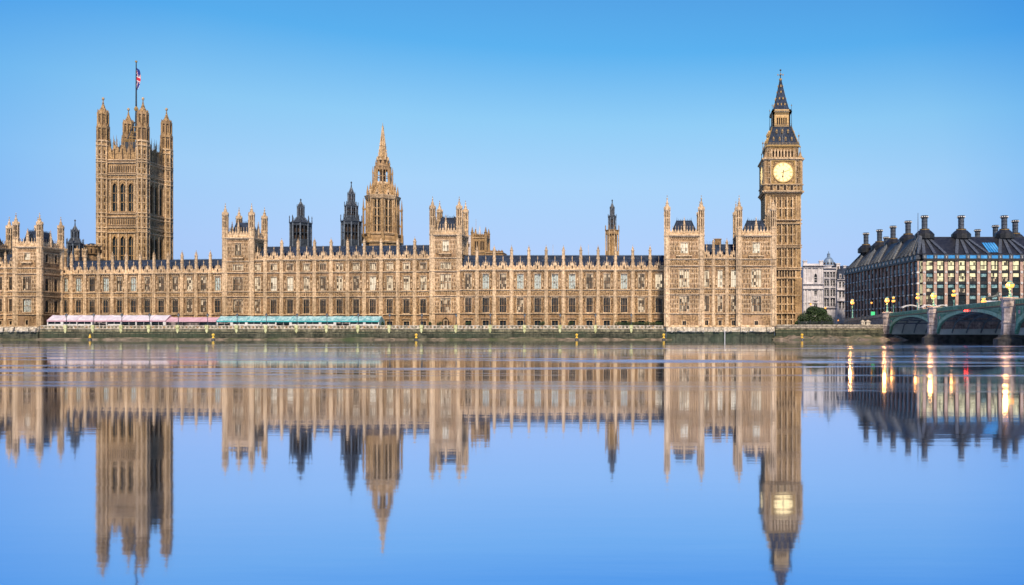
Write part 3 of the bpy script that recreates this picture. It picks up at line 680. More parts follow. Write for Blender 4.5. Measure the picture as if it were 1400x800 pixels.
# --- great square tower on the left
def great_square_tower():
    d = 340; X0 = wx(141, d); W = wx(195.5, d) - X0; D = W * .95; Z = lambda y: wz(y, d) - GZ
    t = thing('square_tower', 'huge square stone tower with three tall arched windows and a flagpole', 'tower', (X0, wy(d), GZ))
    b = MB([towerstone, pale, carved, recess]); b.box(.6, W - .6, .6, D - .6, 0, Z(210)); wd = 2.35
    rows = [(Z(362), Z(322.5), wd), (Z(289), Z(250), wd)]
    cols = [W / 2 - 3.4, W / 2, W / 2 + 3.4]; wins = []
    for k in range(4):
        T, fw = face_transform(W, D, k)
        pierced_face(b, T, fw, cols, rows, 0, Z(219))
        for (a, c, w_) in rows:
            for cc in cols: wins.append((k, T @ Vector((cc, 0, a)), c - a))
        for y in (375, 365, 318, 311, 297, 292, 245, 239, 222.5, 219): string(b, 0, fw, Z(y), .5, .42, pale)
        for (y0, y1) in ((300, 308), (227, 236.5)):      # blind arcades of dark slits
            n = 12
            for i in range(n):
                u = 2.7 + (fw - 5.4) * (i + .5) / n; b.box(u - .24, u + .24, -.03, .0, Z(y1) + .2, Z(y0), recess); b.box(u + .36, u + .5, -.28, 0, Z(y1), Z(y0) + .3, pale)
            string(b, 2.4, fw - 2.4, Z(y1), .3, .35, pale)
        band(b, 2.4, fw - 2.4, Z(245), Z(239.6), 1.1, pale, carved); band(b, 2.4, fw - 2.4, Z(297), Z(292.6), 1.1, pale, carved); band(b, 2.4, fw - 2.4, Z(317.6), Z(311.6), 1.1, pale, carved)
        for i in range(4):
            u = W / 2 - 5.1 + i * 3.4; b.box(u - .22, u + .22, -.5, 0, Z(290), Z(248), pale); b.box(u - .22, u + .22, -.5, 0, Z(364), Z(320), pale)
            pinnacle(b, u, -.35, Z(248), .3, .6, 2.0, pale, False, 6, False)
        panels(b, 2.4, W / 2 - 5.4, Z(289), Z(250), .6, .22, pale, 2.2); panels(b, W / 2 + 5.4, fw - 2.4, Z(289), Z(250), .6, .22, pale, 2.2)
        for cc in cols: b.tri([(cc - 1.5, Z(250)), (cc + 1.5, Z(250)), (cc, Z(243))], -.22, -.05, carved)
    b.T = Matrix.Identity(4); b.build('wall', t)
    for (k, p, h) in wins:
        arch_window(t, tuple(p), wd, h, 2, glassd, {0: 0, 1: math.pi / 2, 2: math.pi, 3: -math.pi / 2}[k], depth=.6)
    pb = MB([towerstone, recess, pale, carved])
    for k in range(4):
        T, fw = face_transform(W, D, k); pb.T = T
        parapet(pb, 2.2, fw - 2.2, Z(218.5), 4.6, None, [cc for cc in (W / 2 - 3.4, W / 2, W / 2 + 3.4)], 1.5, -.1, .5, 2.6)
        for i in range(5):
            u = W / 2 - 6.0 + i * 3.0; pinnacle(pb, u, .1, Z(214), .32, 3.2, 2.2, None, False, 6, False)
    pb.T = Matrix.Identity(4); pb.build('parapet', t)
    for (cx, cy) in ((0, 0), (W, 0), (0, D), (W, D)):
        r = 2.35; tb = MB([towerstone, recess, pale, gold])
        zc, z1, z2, z3, zt = Z(219), Z(194), Z(176), Z(157), Z(134)
        tb.rings(0, 0, [(0, r * 1.05), (Z(312), r * 1.02), (Z(239), r), (zc, r * .98), (z1, r * .93)], 8)
        for k in range(8):
            a = math.pi / 8 + k * math.pi / 4; x = r * .98 * math.cos(a); y = r * .98 * math.sin(a); tb.box(x - .2, x + .2, y - .2, y + .2, 0, z1, pale)
            T = Matrix.Rotation(k * math.pi / 4, 4, 'Z') @ Matrix.Translation((-r * .36, -r * .93, 0)); tb.T = T
            zz = Z(372)
            while zz < z1 - 3: 
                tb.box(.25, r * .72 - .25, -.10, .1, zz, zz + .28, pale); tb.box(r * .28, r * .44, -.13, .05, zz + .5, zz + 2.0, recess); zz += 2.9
            tb.T = Matrix.Identity(4)
        for y in (375, 318, 312, 297, 292, 245, 239, 222.5, 219, 200): tb.rings(0, 0, [(Z(y) - .3, r * 1.02), (Z(y) - .15, r * 1.13), (Z(y) + .25, r * 1.13), (Z(y) + .35, r)], 8, pale)
        tb.rings(0, 0, [(z1 - .2, r * 1.12), (z1 + .4, r * 1.12)], 8, pale); tb.rings(0, 0, [(z1 + .4, r * .80), (z2, r * .78), (z2, r * .70), (z3, r * .68)], 8)
        for k in range(8):
            tb.T = Matrix.Rotation(k * math.pi / 4, 4, 'Z')
            for q in (-1, 1):
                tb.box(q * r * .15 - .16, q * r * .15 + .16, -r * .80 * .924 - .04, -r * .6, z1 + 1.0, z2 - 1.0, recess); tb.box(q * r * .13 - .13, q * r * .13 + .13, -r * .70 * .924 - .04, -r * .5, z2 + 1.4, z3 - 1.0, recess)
            tb.T = Matrix.Identity(4)
        for lv_ in ((z1 + .4, z2, .92), (z2 + .5, z3, .82)):
            for k in range(8):
                a = math.pi / 8 + k * math.pi / 4; q = .22; x = r * lv_[2] * math.cos(a); y = r * lv_[2] * math.sin(a); tb.box(x - q, x + q, y - q, y + q, lv_[0], lv_[1] + .9)
            tb.rings(0, 0, [(lv_[1] - .3, r * lv_[2]), (lv_[1], r * lv_[2] * 1.12), (lv_[1] + .4, r * lv_[2] * 1.1), (lv_[1] + .5, r * lv_[2] * .9)], 8)
            gablets(tb, 0, 0, lv_[1] + .4, r * lv_[2] * .98)
        H = zt - z3
        tb.rings(0, 0, [(z3 + .4, r * .8), (z3 + H * .2, r * .66), (z3 + H * .4, r * .36), (z3 + H * .62, r * .16), (z3 + H * .8, r * .08), (zt, .04)], 8, carved)
        tb.rings(0, 0, [(zt - 1.1, .2), (zt - .7, .5), (zt - .1, .5), (zt + .25, .2)], 8, pale)
        tb.build('corner_turret', t, (cx, cy, 0))
    rb = MB([iron, gold]); zr = Z(212); e = 1.6; cx = W / 2
    rb.add([(e, e, zr), (W - e, e, zr), (W - e, D - e, zr), (e, D - e, zr), (cx - 3.2, cx - 3.2, Z(190)), (cx + 3.2, cx - 3.2, Z(190)), (cx + 3.2, cx + 3.2, Z(190)), (cx - 3.2, cx + 3.2, Z(190))],
           [(0, 1, 5, 4), (1, 2, 6, 5), (2, 3, 7, 6), (3, 0, 4, 7), (4, 5, 6, 7)])
    for i in range(13):
        u = cx - 3.2 + 6.4 * i / 12
        for v in (cx - 3.2, cx + 3.2): rb.box(u - .08, u + .08, v - .08, v + .08, Z(190), Z(186), gold); rb.box(v - .08, v + .08, u - .08, u + .08, Z(190), Z(186), gold)
    for f in (.2, .8): rb.box(cx - 3.3, cx + 3.3, cx - 3.35, cx - 3.25, Z(190) + f, Z(190) + f + .12, gold)
    top = Z(160)
    for sx_ in (-1, 1):
        for sy in (-1, 1): rb.beam((cx + sx_ * 2.6, cx + sy * 2.6, Z(190)), (cx + sx_ * .4, cx + sy * .4, top), .4, .4, iron)
    for f in (.25, .5, .75):
        q = 2.6 - 2.2 * f; z = Z(190) + (top - Z(190)) * f
        for a, c in (((-q, -q), (q, -q)), ((q, -q), (q, q)), ((q, q), (-q, q)), ((-q, q), (-q, -q))): rb.beam((cx + a[0], cx + a[1], z), (cx + c[0], cx + c[1], z), .25, .25, gold)
    ro = rb.build('roof', t)
    fp = MB([iron, gold]); dd = d + 8.5; zz = lambda y: wz(y, dd) - GZ
    fp.rings(cx, cx, [(zz(190), .5), (zz(160), .45), (zz(150), .34), (zz(86), .2)], 8); fp.rings(cx, cx, [(zz(152), .5), (zz(149), .9), (zz(146), .4)], 8, gold); fp.rings(cx, cx, [(zz(86), .2), (zz(85), .45), (zz(83.5), .45), (zz(83), .2)], 8, gold)
    fp.build('flagpole', t)
    fx = X0 + cx; fy = wy(d) + cx
    # flag, nearly limp, red white and blue
    blue = mat('flag_blue', (.01, .03, .22)); red = mat('flag_red', (.55, .02, .05)); white = mat('flag_white', (.75, .75, .8))
    fb = MB([blue, red, white]); n, mm = 10, 26; zt_, zb_ = zz(93) + GZ, zz(122) + GZ
    def fpt(i, j):
        u = i / n; v = j / mm; wid = 1.9 * math.sin(math.pi * min(1, v * .9 + .12)) ** .6
        return (.25 + wid * u, .35 * math.sin(u * 9 + v * 3) * u, zt_ - (zt_ - zb_) * v - u * .8 + .0)
    for i in range(n):
        for j in range(mm):
            v = (j + .5) / mm; u = (i + .5) / n
            a = abs(v - .5); c = abs(v - (.16 + .7 * u)); e_ = abs(v - (.86 - .7 * u))
            m_ = red if a < .07 or u < .0 else white if a < .12 else red if min(c, e_) < .035 else white if min(c, e_) < .08 else blue
            fb.add([fpt(i, j), fpt(i + 1, j), fpt(i + 1, j + 1), fpt(i, j + 1)], [(0, 1, 2, 3)], m_)
    o = fb.build('flag', None, (fx, fy, 0)); tag(o, 'limp red, white and blue flag hanging from the tall pole on the square tower', 'flag')
great_square_tower()

# --- clock tower
def stroke_numeral(b, s, ang, r, hgt, m):
    """roman numeral s placed radially at angle ang (clockwise from the top) on a dial in the xz plane"""
    wds = {'I': .34, 'V': .62, 'X': .62}; tot = sum(wds[c] for c in s) * hgt * .62; u = -tot / 2
    def pt(a, c):   # a across, c outward
        return ((r + c) * math.sin(ang) + a * math.cos(ang), -.05, (r + c) * math.cos(ang) - a * math.sin(ang))
    th = .10
    for c in s:
        wd = wds[c] * hgt * .62; m0 = u + wd / 2; h = hgt / 2
        if c == 'I': b.beam(pt(m0, -h), pt(m0, h), th, .04, m, up=(0, 1, 0))
        elif c == 'V': b.beam(pt(u + .05, h), pt(m0, -h), th, .04, m, up=(0, 1, 0)); b.beam(pt(u + wd - .05, h), pt(m0, -h), th * .8, .04, m, up=(0, 1, 0))
        else: b.beam(pt(u + .05, h), pt(u + wd - .05, -h), th, .04, m, up=(0, 1, 0)); b.beam(pt(u + .05, -h), pt(u + wd - .05, h), th * .8, .04, m, up=(0, 1, 0))
        u += wd
def clock_tower():
    d = 304; cxw = (wx(1045, d) + wx(1096.5, d)) / 2; hw = (wx(1096.5, d) - wx(1045, d)) / 2
    cy = wy(d) + hw; Z = lambda y: wz(y, d) - GZ; Za = lambda y: wz(y, d + hw) - GZ
    t = thing('clock_tower', 'tall stone clock tower with lit dials and a steep slate spire', 'clock tower', (cxw, cy, GZ))
    b = MB([towerstone, pale, carved, recess, gold])
    hs = 6.40
    b.box(-hs + .5, hs - .5, -hs + .5, hs - .5, 0, Z(262))
    stages = [(445, 428), (426, 405), (403, 381), (365, 339), (334.5, 306.5), (299.5, 269)]
    for k in range(4):
        T, fw = face_transform(2 * hs, 2 * hs, k); b.T = Matrix.Translation((-hs, -hs, 0)) @ T
        b.box(0, fw, 0, .5, 0, Z(262))
        for (yb, yt) in stages:
            n = 9; L = 1.7; s = (fw - 2 * L) / n; z0, z1 = Z(yb), Z(yt)
            for i in range(n + 1): u = L + i * s; wd = .12 if i % 2 else .2; b.box(u - wd, u + wd, -.42 - (0 if i % 2 else .1), 0, z0, z1, pale if i % 2 == 0 else None)
            for i in range(n):
                a = L + i * s + .15; c = L + (i + 1) * s - .15; q = .6
                b.tri([(a, z1 - q), ((a + c) / 2, z1), (a, z1)], -.35, 0); b.tri([(c, z1), ((a + c) / 2, z1), (c, z1 - q)], -.35, 0)
                if i in (1, 3, 5, 7):
                    hgt = (z1 - z0)
                    b.box((a + c) / 2 - .24, (a + c) / 2 + .24, -.06, 0, z0 + hgt * .12, z0 + hgt * .46, recess); b.box((a + c) / 2 - .24, (a + c) / 2 + .24, -.06, 0, z0 + hgt * .56, z0 + hgt * .88, recess)
                else: b.box((a + c) / 2 - .2, (a + c) / 2 + .2, -.04, 0, z0 + .5, z1 - .9, carved)
                b.box(a, c, -.2, 0, (z0 + z1) / 2 - .3, (z0 + z1) / 2 + .1, pale)
        for y in (428.5, 404, 380.5, 368.5, 366, 338, 335.2, 305.5, 300.5): string(b, -.1, fw + .1, Z(y), .45, .6, pale)
        for (y0, y1) in ((369.5, 379.5), (335.8, 337.6), (301.5, 305)): 
            if y1 - y0 > 5: 
                for i in range(9): u = 1.7 + (fw - 3.4) * (i + .5) / 9; b.box(u - .3, u + .3, -.05, 0, Z(y1) + .4, Z(y0) - .3, recess); b.box(u + .42, u + .68, -.4, 0, Z(y1), Z(y0), pale)
            else: band(b, 1.6, fw - 1.6, Z(y1), Z(y0), 1.0, pale, carved)
        # arched head of the shaft under the corbel
        b.box(0, fw, -.5, 0, Z(267), Z(262), None); band(b, .3, fw - .3, Z(266), Z(263), 1.0, pale, carved)
    b.T = Matrix.Identity(4)
    for sx_ in (-1, 1):
        for sy in (-1, 1):
            x, y = sx_ * (hs - .55), sy * (hs - .55)
            b.box(x - .85, x + .85, y - .85, y + .85, 0, Z(262)); b.box(x - 1.35, x + 1.35, y - 1.35, y + 1.35, 0, Z(381))
            b.rings(x, y, [(Z(381), 1.5), (Z(374), .8)], 4)
            for ox in (-1, 1):
                for oy in (-1, 1): b.box(x + ox * .85 - .12, x + ox * .85 + .12, y + oy * .85 - .12, y + oy * .85 + .12, 0, Z(262), pale)
    b.build('shaft', t)
    # clock stage
    c = MB([towerstone, pale, carved, recess, gold]); c.box(-hw + .1, hw - .1, -hw + .1, hw - .1, Z(262), Z(216))
    for k in range(4):
        T, fw = face_transform(2 * hw, 2 * hw, k); c.T = Matrix.Translation((-hw, -hw, 0)) @ T
        for i in range(8):
            u = 2.0 + (fw - 4.0) * (i + .5) / 8; c.box(u - .42, u + .42, .02, .08, Z(260.5), Z(254.5), recess if i % 2 == 0 else carved); c.box(u + .5, u + .78, -.25, .1, Z(261), Z(253.5), pale)
        string(c, -.15, fw + .15, Z(262), .7, .55, pale); string(c, -.1, fw + .1, Z(252.4), .4, .4, pale); string(c, -.25, fw + .25, Z(217.4), .7, .6, pale)
        q = MB([gold]);
        for x0, x1 in ((0, 2.3), (fw - 2.3, fw)): panels(c, x0 + .15, x1 - .15, Z(251), Z(219), .62, .25, pale, 2.4)
        for u in (2.5, fw - 2.5): c.box(u - .22, u + .22, -.3, .1, Z(251), Z(219), pale)
        c.box(2.2, fw - 2.2, -.32, .1, Z(219.6), Z(217.9), gold)
        for i in range(24): u = 2.4 + (fw - 4.8) * (i + .5) / 24; c.box(u - .06, u + .06, -.36, -.3, Z(219.4), Z(218.2), carved)
    c.T = Matrix.Identity(4)
    for sx_ in (-1, 1):
        for sy in (-1, 1):
            x, y = sx_ * (hw - .6), sy * (hw - .6); c.rings(x, y, [(Z(268), .3), (Z(262), .95), (Z(217), .95), (Z(215), 1.1), (Z(213), .6), (Z(208), .35)], 8); c.rings(x, y, [(Z(208), .2), (Z(200), .05)], 6)
            c.rings(x, y, [(Z(202), .05), (Z(201), .26), (Z(200), .26), (Z(199), .05)], 6, gold)
    c.build('clock_stage', t)
    # dials on the four faces
    opal = bpy.data.materials.new('opal_dial_glass'); opal.use_nodes = True; pb_ = opal.node_tree.nodes['Principled BSDF']
    pb_.inputs['Base Color'].default_value = (.12, .10, .07, 1); pb_.inputs['Emission Color'].default_value = (1, .68, .27, 1); pb_.inputs['Emission Strength'].default_value = 2.1
    fr = MB([gold, iron, carved]); cz = Z(235.6); r = 3.72; fz = 4.35
    dial = MB([opal]); dial.rings(0, 0, [(0, r), (.12, r)], 48)
    for v_i, v in enumerate(dial.v): dial.v[v_i] = (v[0], -v[2], v[1])
    dm = dial.mesh('dial')
    f2 = MB([gold, iron, carved])
    for s_ in (-1, 1): f2.box(s_ * fz - .22, s_ * fz + .22, -.34, 0, -fz - .22, fz + .22); f2.box(-fz, fz, -.34, 0, s_ * fz - .22, s_ * fz + .22)
    f2.box(-fz, fz, -.02, 0, -fz, fz, carved)
    N = 48
    for i in range(N):
        a0, a1 = 2 * math.pi * i / N, 2 * math.pi * (i + 1) / N
        for rr, th, m_ in ((r + .12, .26, gold), (r - .16, .10, iron)):
            f2.beam((rr * math.sin(a0), -.2, rr * math.cos(a0)), (rr * math.sin(a1), -.2, rr * math.cos(a1)), th, .14, m_, up=(0, 1, 0))
        rr = 2.45; f2.beam((rr * math.sin(a0), -.14, rr * math.cos(a0)), (rr * math.sin(a1), -.14, rr * math.cos(a1)), .05, .04, iron, up=(0, 1, 0))
    for qx in (-1, 1):
        for qz in (-1, 1):
            for k in range(3): f2.beam((qx * (fz - .4 - k * .35), -.15, qz * (fz - .3)), (qx * (fz - .3), -.15, qz * (fz - .4 - k * .35)), .14, .12, gold, up=(0, 1, 0))
    fm = f2.mesh('dial_frame')
    nm = MB([iron])
    for i, s_ in enumerate(['XII', 'I', 'II', 'III', 'IV', 'V', 'VI', 'VII', 'VIII', 'IX', 'X', 'XI']): stroke_numeral(nm, s_, i * math.pi / 6, 2.98, .85, iron)
    for i in range(60): a = i * math.pi / 30; nm.beam((3.42 * math.sin(a), -.03, 3.42 * math.cos(a)), (3.58 * math.sin(a), -.03, 3.58 * math.cos(a)), .07, .04, iron, up=(0, 1, 0))
    for i in range(12): a = i * math.pi / 6; nm.beam((.8 * math.sin(a), -.03, .8 * math.cos(a)), (2.4 * math.sin(a), -.03, 2.4 * math.cos(a)), .03, .03, gold, up=(0, 1, 0))
    nmm = nm.mesh('numerals')
    def hand(name, ang, L, wd, y):
        h = MB([iron]); s_, c_ = math.sin(ang), math.cos(ang)
        h.beam((-s_ * .9, y, -c_ * .9), (s_ * L * .85, y, c_ * L * .85), wd, .06, iron, up=(0, 1, 0)); h.beam((s_ * L * .85, y, c_ * L * .85), (s_ * L, y, c_ * L), wd * .5, .06, iron, up=(0, 1, 0))
        if name == 'hour_hand': h.beam((s_ * L * .6, y, c_ * L * .6), (s_ * L * .85, y, c_ * L * .85), wd * 1.8, .06, iron, up=(0, 1, 0))
        return h.mesh(name)
    mh = hand('minute_hand', R(71), 3.4, .2, -.26); hh = hand('hour_hand', R(186), 2.3, .34, -.2)
    for k in range(4):
        rz = k * math.pi / 2; off = Matrix.Rotation(rz, 4, 'Z') @ Vector((0, -hw - .02, cz))
        dr = place('clock_dial', dm, t, tuple(off), rz)
        place('dial_frame', fm, dr); 
        n1 = place('numerals', nmm, dr, (0, -.13, 0)); place('minute_hand', mh, dr); place('hour_hand', hh, dr)
    # belfry
    e = MB([towerstone, pale, recess, gold, carved]); hb = 5.9
    e.box(-hb + .6, hb - .6, -hb + .6, hb - .6, Z(216), Z(199), recess)
    for k in range(4):
        T, fw = face_transform(2 * hb, 2 * hb, k); e.T = Matrix.Translation((-hb, -hb, 0)) @ T
        n = 7; L = 1.75; s = (fw - 2 * L) / n
        e.box(0, L, 0, .6, Z(216), Z(199)); e.box(fw - L, fw, 0, .6, Z(216), Z(199)); e.box(L, fw - L, 0, .6, Z(216), Z(213.6)); e.box(L, fw - L, 0, .6, Z(204.4), Z(199))
        for i in range(n + 1): u = L + i * s; e.box(u - .24, u + .24, -.12, .6, Z(214), Z(203), pale)
        for i in range(n):
            a = L + i * s + .24; c_ = L + (i + 1) * s - .24; zt = Z(204.4)
            e.tri([(a, zt - .7), ((a + c_) / 2, zt), (a, zt)], 0, .5); e.tri([(c_, zt), ((a + c_) / 2, zt), (c_, zt - .7)], 0, .5)
        panels(e, .15, L - .3, Z(215), Z(200), .5, .15, pale, 2.2); panels(e, fw - L + .3, fw - .15, Z(215), Z(200), .5, .15, pale, 2.2)
        band(e, 1.2, fw - 1.2, Z(203.4), Z(200.2), .8, gold, carved); band(e, 1.2, fw - 1.2, Z(216.5), Z(214), .8, pale, carved)
        string(e, -.3, fw + .3, Z(199), .5, .4, gold)
    e.T = Matrix.Identity(4); e.build('belfry', t)
    # lower roof with dormers
    g = MB([slate, gold, iron]); zb, zt = Z(198.4), Za(177); h1 = 6.35; h2 = 3.75
    g.box(-h1, h1, -h1, h1, zb, zb + .7, iron)
    def fr4(z0, a0, z1, a1, m_): g.rings(0, 0, [(z0, a0 * 1.4142), (z1, a1 * 1.4142)], 4, m_, math.pi / 4)
    fr4(zb + .7, 6.0, zb + (zt - zb) * .45, 4.95, slate); fr4(zb + (zt - zb) * .45, 4.95, zt, h2, slate)
    for k in range(4):
        T = Matrix.Rotation(k * math.pi / 2, 4, 'Z'); g.T = T
        for i in range(15): u = -5.6 + i * .8; f = 1 - abs(u) / 6.0; g.beam((u, -6.02, zb + .7), (u * h2 / 6.0, -h2 - .02, zt), .1, .1, iron)
        for i in range(22): u = -6 + 12 * (i + .5) / 22; g.box(u - .14, u + .14, -h1 - .08, -h1 + .02, zb + .1, zb + .5, gold); g.box(u - .05, u + .05, -h1, -h1 + .1, zb + .7, zb + 1.25, gold)
        for n_, zf, yy in ((4, .16, 5.6), (3, .56, 4.75)):
            for i in range(n_):
                u = (i - (n_ - 1) / 2) * 2.3 * (1 if n_ == 4 else .95); z0 = zb + .75 + (zt - zb) * zf; u0_ = u
                g.box(u - .27, u + .27, -yy - .2, -yy + 1.2, z0, z0 + .85, gold); g.box(u - .16, u + .16, -yy - .24, -yy - .19, z0 + .1, z0 + .8, iron)
                g.tri([(u - .36, z0 + .85), (u + .36, z0 + .85), (u, z0 + 1.6)], -yy - .28, -yy + 1.0, gold)
        g.T = Matrix.Identity(4)
        a = math.pi / 4 + k * math.pi / 2; g.beam((6.0 * 1.41 * math.cos(a), 6.0 * 1.41 * math.sin(a), zb + .7), (h2 * 1.41 * math.cos(a), h2 * 1.41 * math.sin(a), zt), .25, .25, gold)
        px, py = 6.1 * (1 if k in (0, 1) else -1), 6.1 * (1 if k in (0, 3) else -1)
        g.rings(px, py, [(zb, .16), (Z(183), .10)], 6, gold); g.rings(px, py, [(Z(186), .1), (Z(185.4), .32), (Z(184.2), .32), (Z(183.4), .06)], 6, gold); g.rings(px, py, [(Z(183.5), .05), (Z(180.5), .03)], 4, iron)
    g.build('lower_roof', t)
    h = MB([gold, iron, recess, pale]); hl = 3.25; zl0, zl1 = Za(176.6), Za(158.5)
    h.box(-3.95, 3.95, -3.95, 3.95, Za(177.4), zl0, iron); h.box(-hl + .5, hl - .5, -hl + .5, hl - .5, zl0, zl1, recess)
    gs = mat('gilded_stone', (.40, .24, .09), (.72, .48, .22), 2.0, .6)
    for k in range(4):
        T, fw = face_transform(2 * hl, 2 * hl, k); h.T = Matrix.Translation((-hl, -hl, 0)) @ T
        h.box(0, 1.2, 0, .5, zl0, zl1, gs); h.box(fw - 1.2, fw, 0, .5, zl0, zl1, gs); h.box(1.2, fw - 1.2, 0, .5, Za(164), zl1, gs); h.box(1.2, fw - 1.2, 0, .5, zl0, Za(173.5), gs)
        for i in range(6): u = 1.2 + (fw - 2.4) * i / 5; h.box(u - .13, u + .13, -.1, .5, Za(174), Za(162.5), gs)
        for i in range(12): u = -.4 + (fw + .8) * i / 11; h.box(u - .04, u + .04, -.6, -.54, zl0, zl0 + 1.0, iron)
        h.box(-.5, fw + .5, -.62, -.52, zl0 + 1.0, zl0 + 1.1, iron)
        h.box(-.4, fw + .4, -.4, .5, zl1, zl1 + .35, gold); h.box(-.6, fw + .6, -.6, .5, zl1 + .35, Za(155), iron)
        for i in range(10): u = (fw) * (i + .5) / 10; h.box(u - .12, u + .12, -.66, -.6, zl1 + .5, zl1 + .9, gold)
        h.box(-.35, fw + .35, -.35, .5, Za(155), Za(153), gs)
    h.T = Matrix.Identity(4)
    for sx_ in (-1, 1):
        for sy in (-1, 1): h.rings(sx_ * 3.7, sy * 3.7, [(zl0, .12), (Za(146), .06)], 6, iron); h.rings(sx_ * 3.7, sy * 3.7, [(Za(149), .05), (Za(148), .24), (Za(147), .05)], 6, gold)
    h.build('lantern', t)
    s5 = MB([slate, gold, iron]); prof = [(153, 3.0), (149, 2.55), (140, 1.95), (130, 1.35), (120, .8), (113, .45), (110.5, .3)]
    s5.rings(0, 0, [(Za(y), r_ * 1.4142) for y, r_ in prof], 4, slate, math.pi / 4)
    for k in range(4):
        s5.T = Matrix.Rotation(k * math.pi / 2, 4, 'Z')
        for y, hw_, n_ in ((146.5, 2.35, 3), (138, 1.85, 2), (128.5, 1.25, 1), (120, .8, 1)):
            for i in range(n_): u = (i - (n_ - 1) / 2) * 1.35; s5.box(u - .2, u + .2, -hw_ - .25, -hw_ + .3, Za(y), Za(y) + .45, gold); s5.tri([(u - .3, Za(y) + .45), (u + .3, Za(y) + .45), (u, Za(y) + .95)], -hw_ - .3, -hw_ + .3, gold)
        s5.T = Matrix.Identity(4)
        a = math.pi / 4 + k * math.pi / 2
        for (y0, r0), (y1, r1) in zip(prof[:-1], prof[1:]):
            s5.beam((r0 * 1.43 * math.cos(a), r0 * 1.43 * math.sin(a), Za(y0)), (r1 * 1.43 * math.cos(a), r1 * 1.43 * math.sin(a), Za(y1)), .14, .14, iron)
    s5.rings(0, 0, [(Za(111), .3), (Za(109.8), .6), (Za(108.2), .6), (Za(107.2), .25)], 10, gold)
    sp = s5.build('spire', t)
    fi = MB([iron, gold]); fi.rings(0, 0, [(Za(107.5), .2), (Za(97), .07)], 6); fi.rings(0, 0, [(Za(97.4), .1), (Za(96.6), .35), (Za(95.4), .35), (Za(94.8), .1)], 8)
    for a in (0, math.pi / 2): 
        dx, dy = math.cos(a), math.sin(a); fi.beam((-dx * 1.0, -dy * 1.0, Za(102.5)), (dx * 1.0, dy * 1.0, Za(102.5)), .16)
        for s_ in (-1, 1): fi.box(dx * s_ - .18, dx * s_ + .18, dy * s_ - .18, dy * s_ + .18, Za(103.2), Za(101.6), gold)
    fi.build('finial', sp)
    return t
clock_tower()

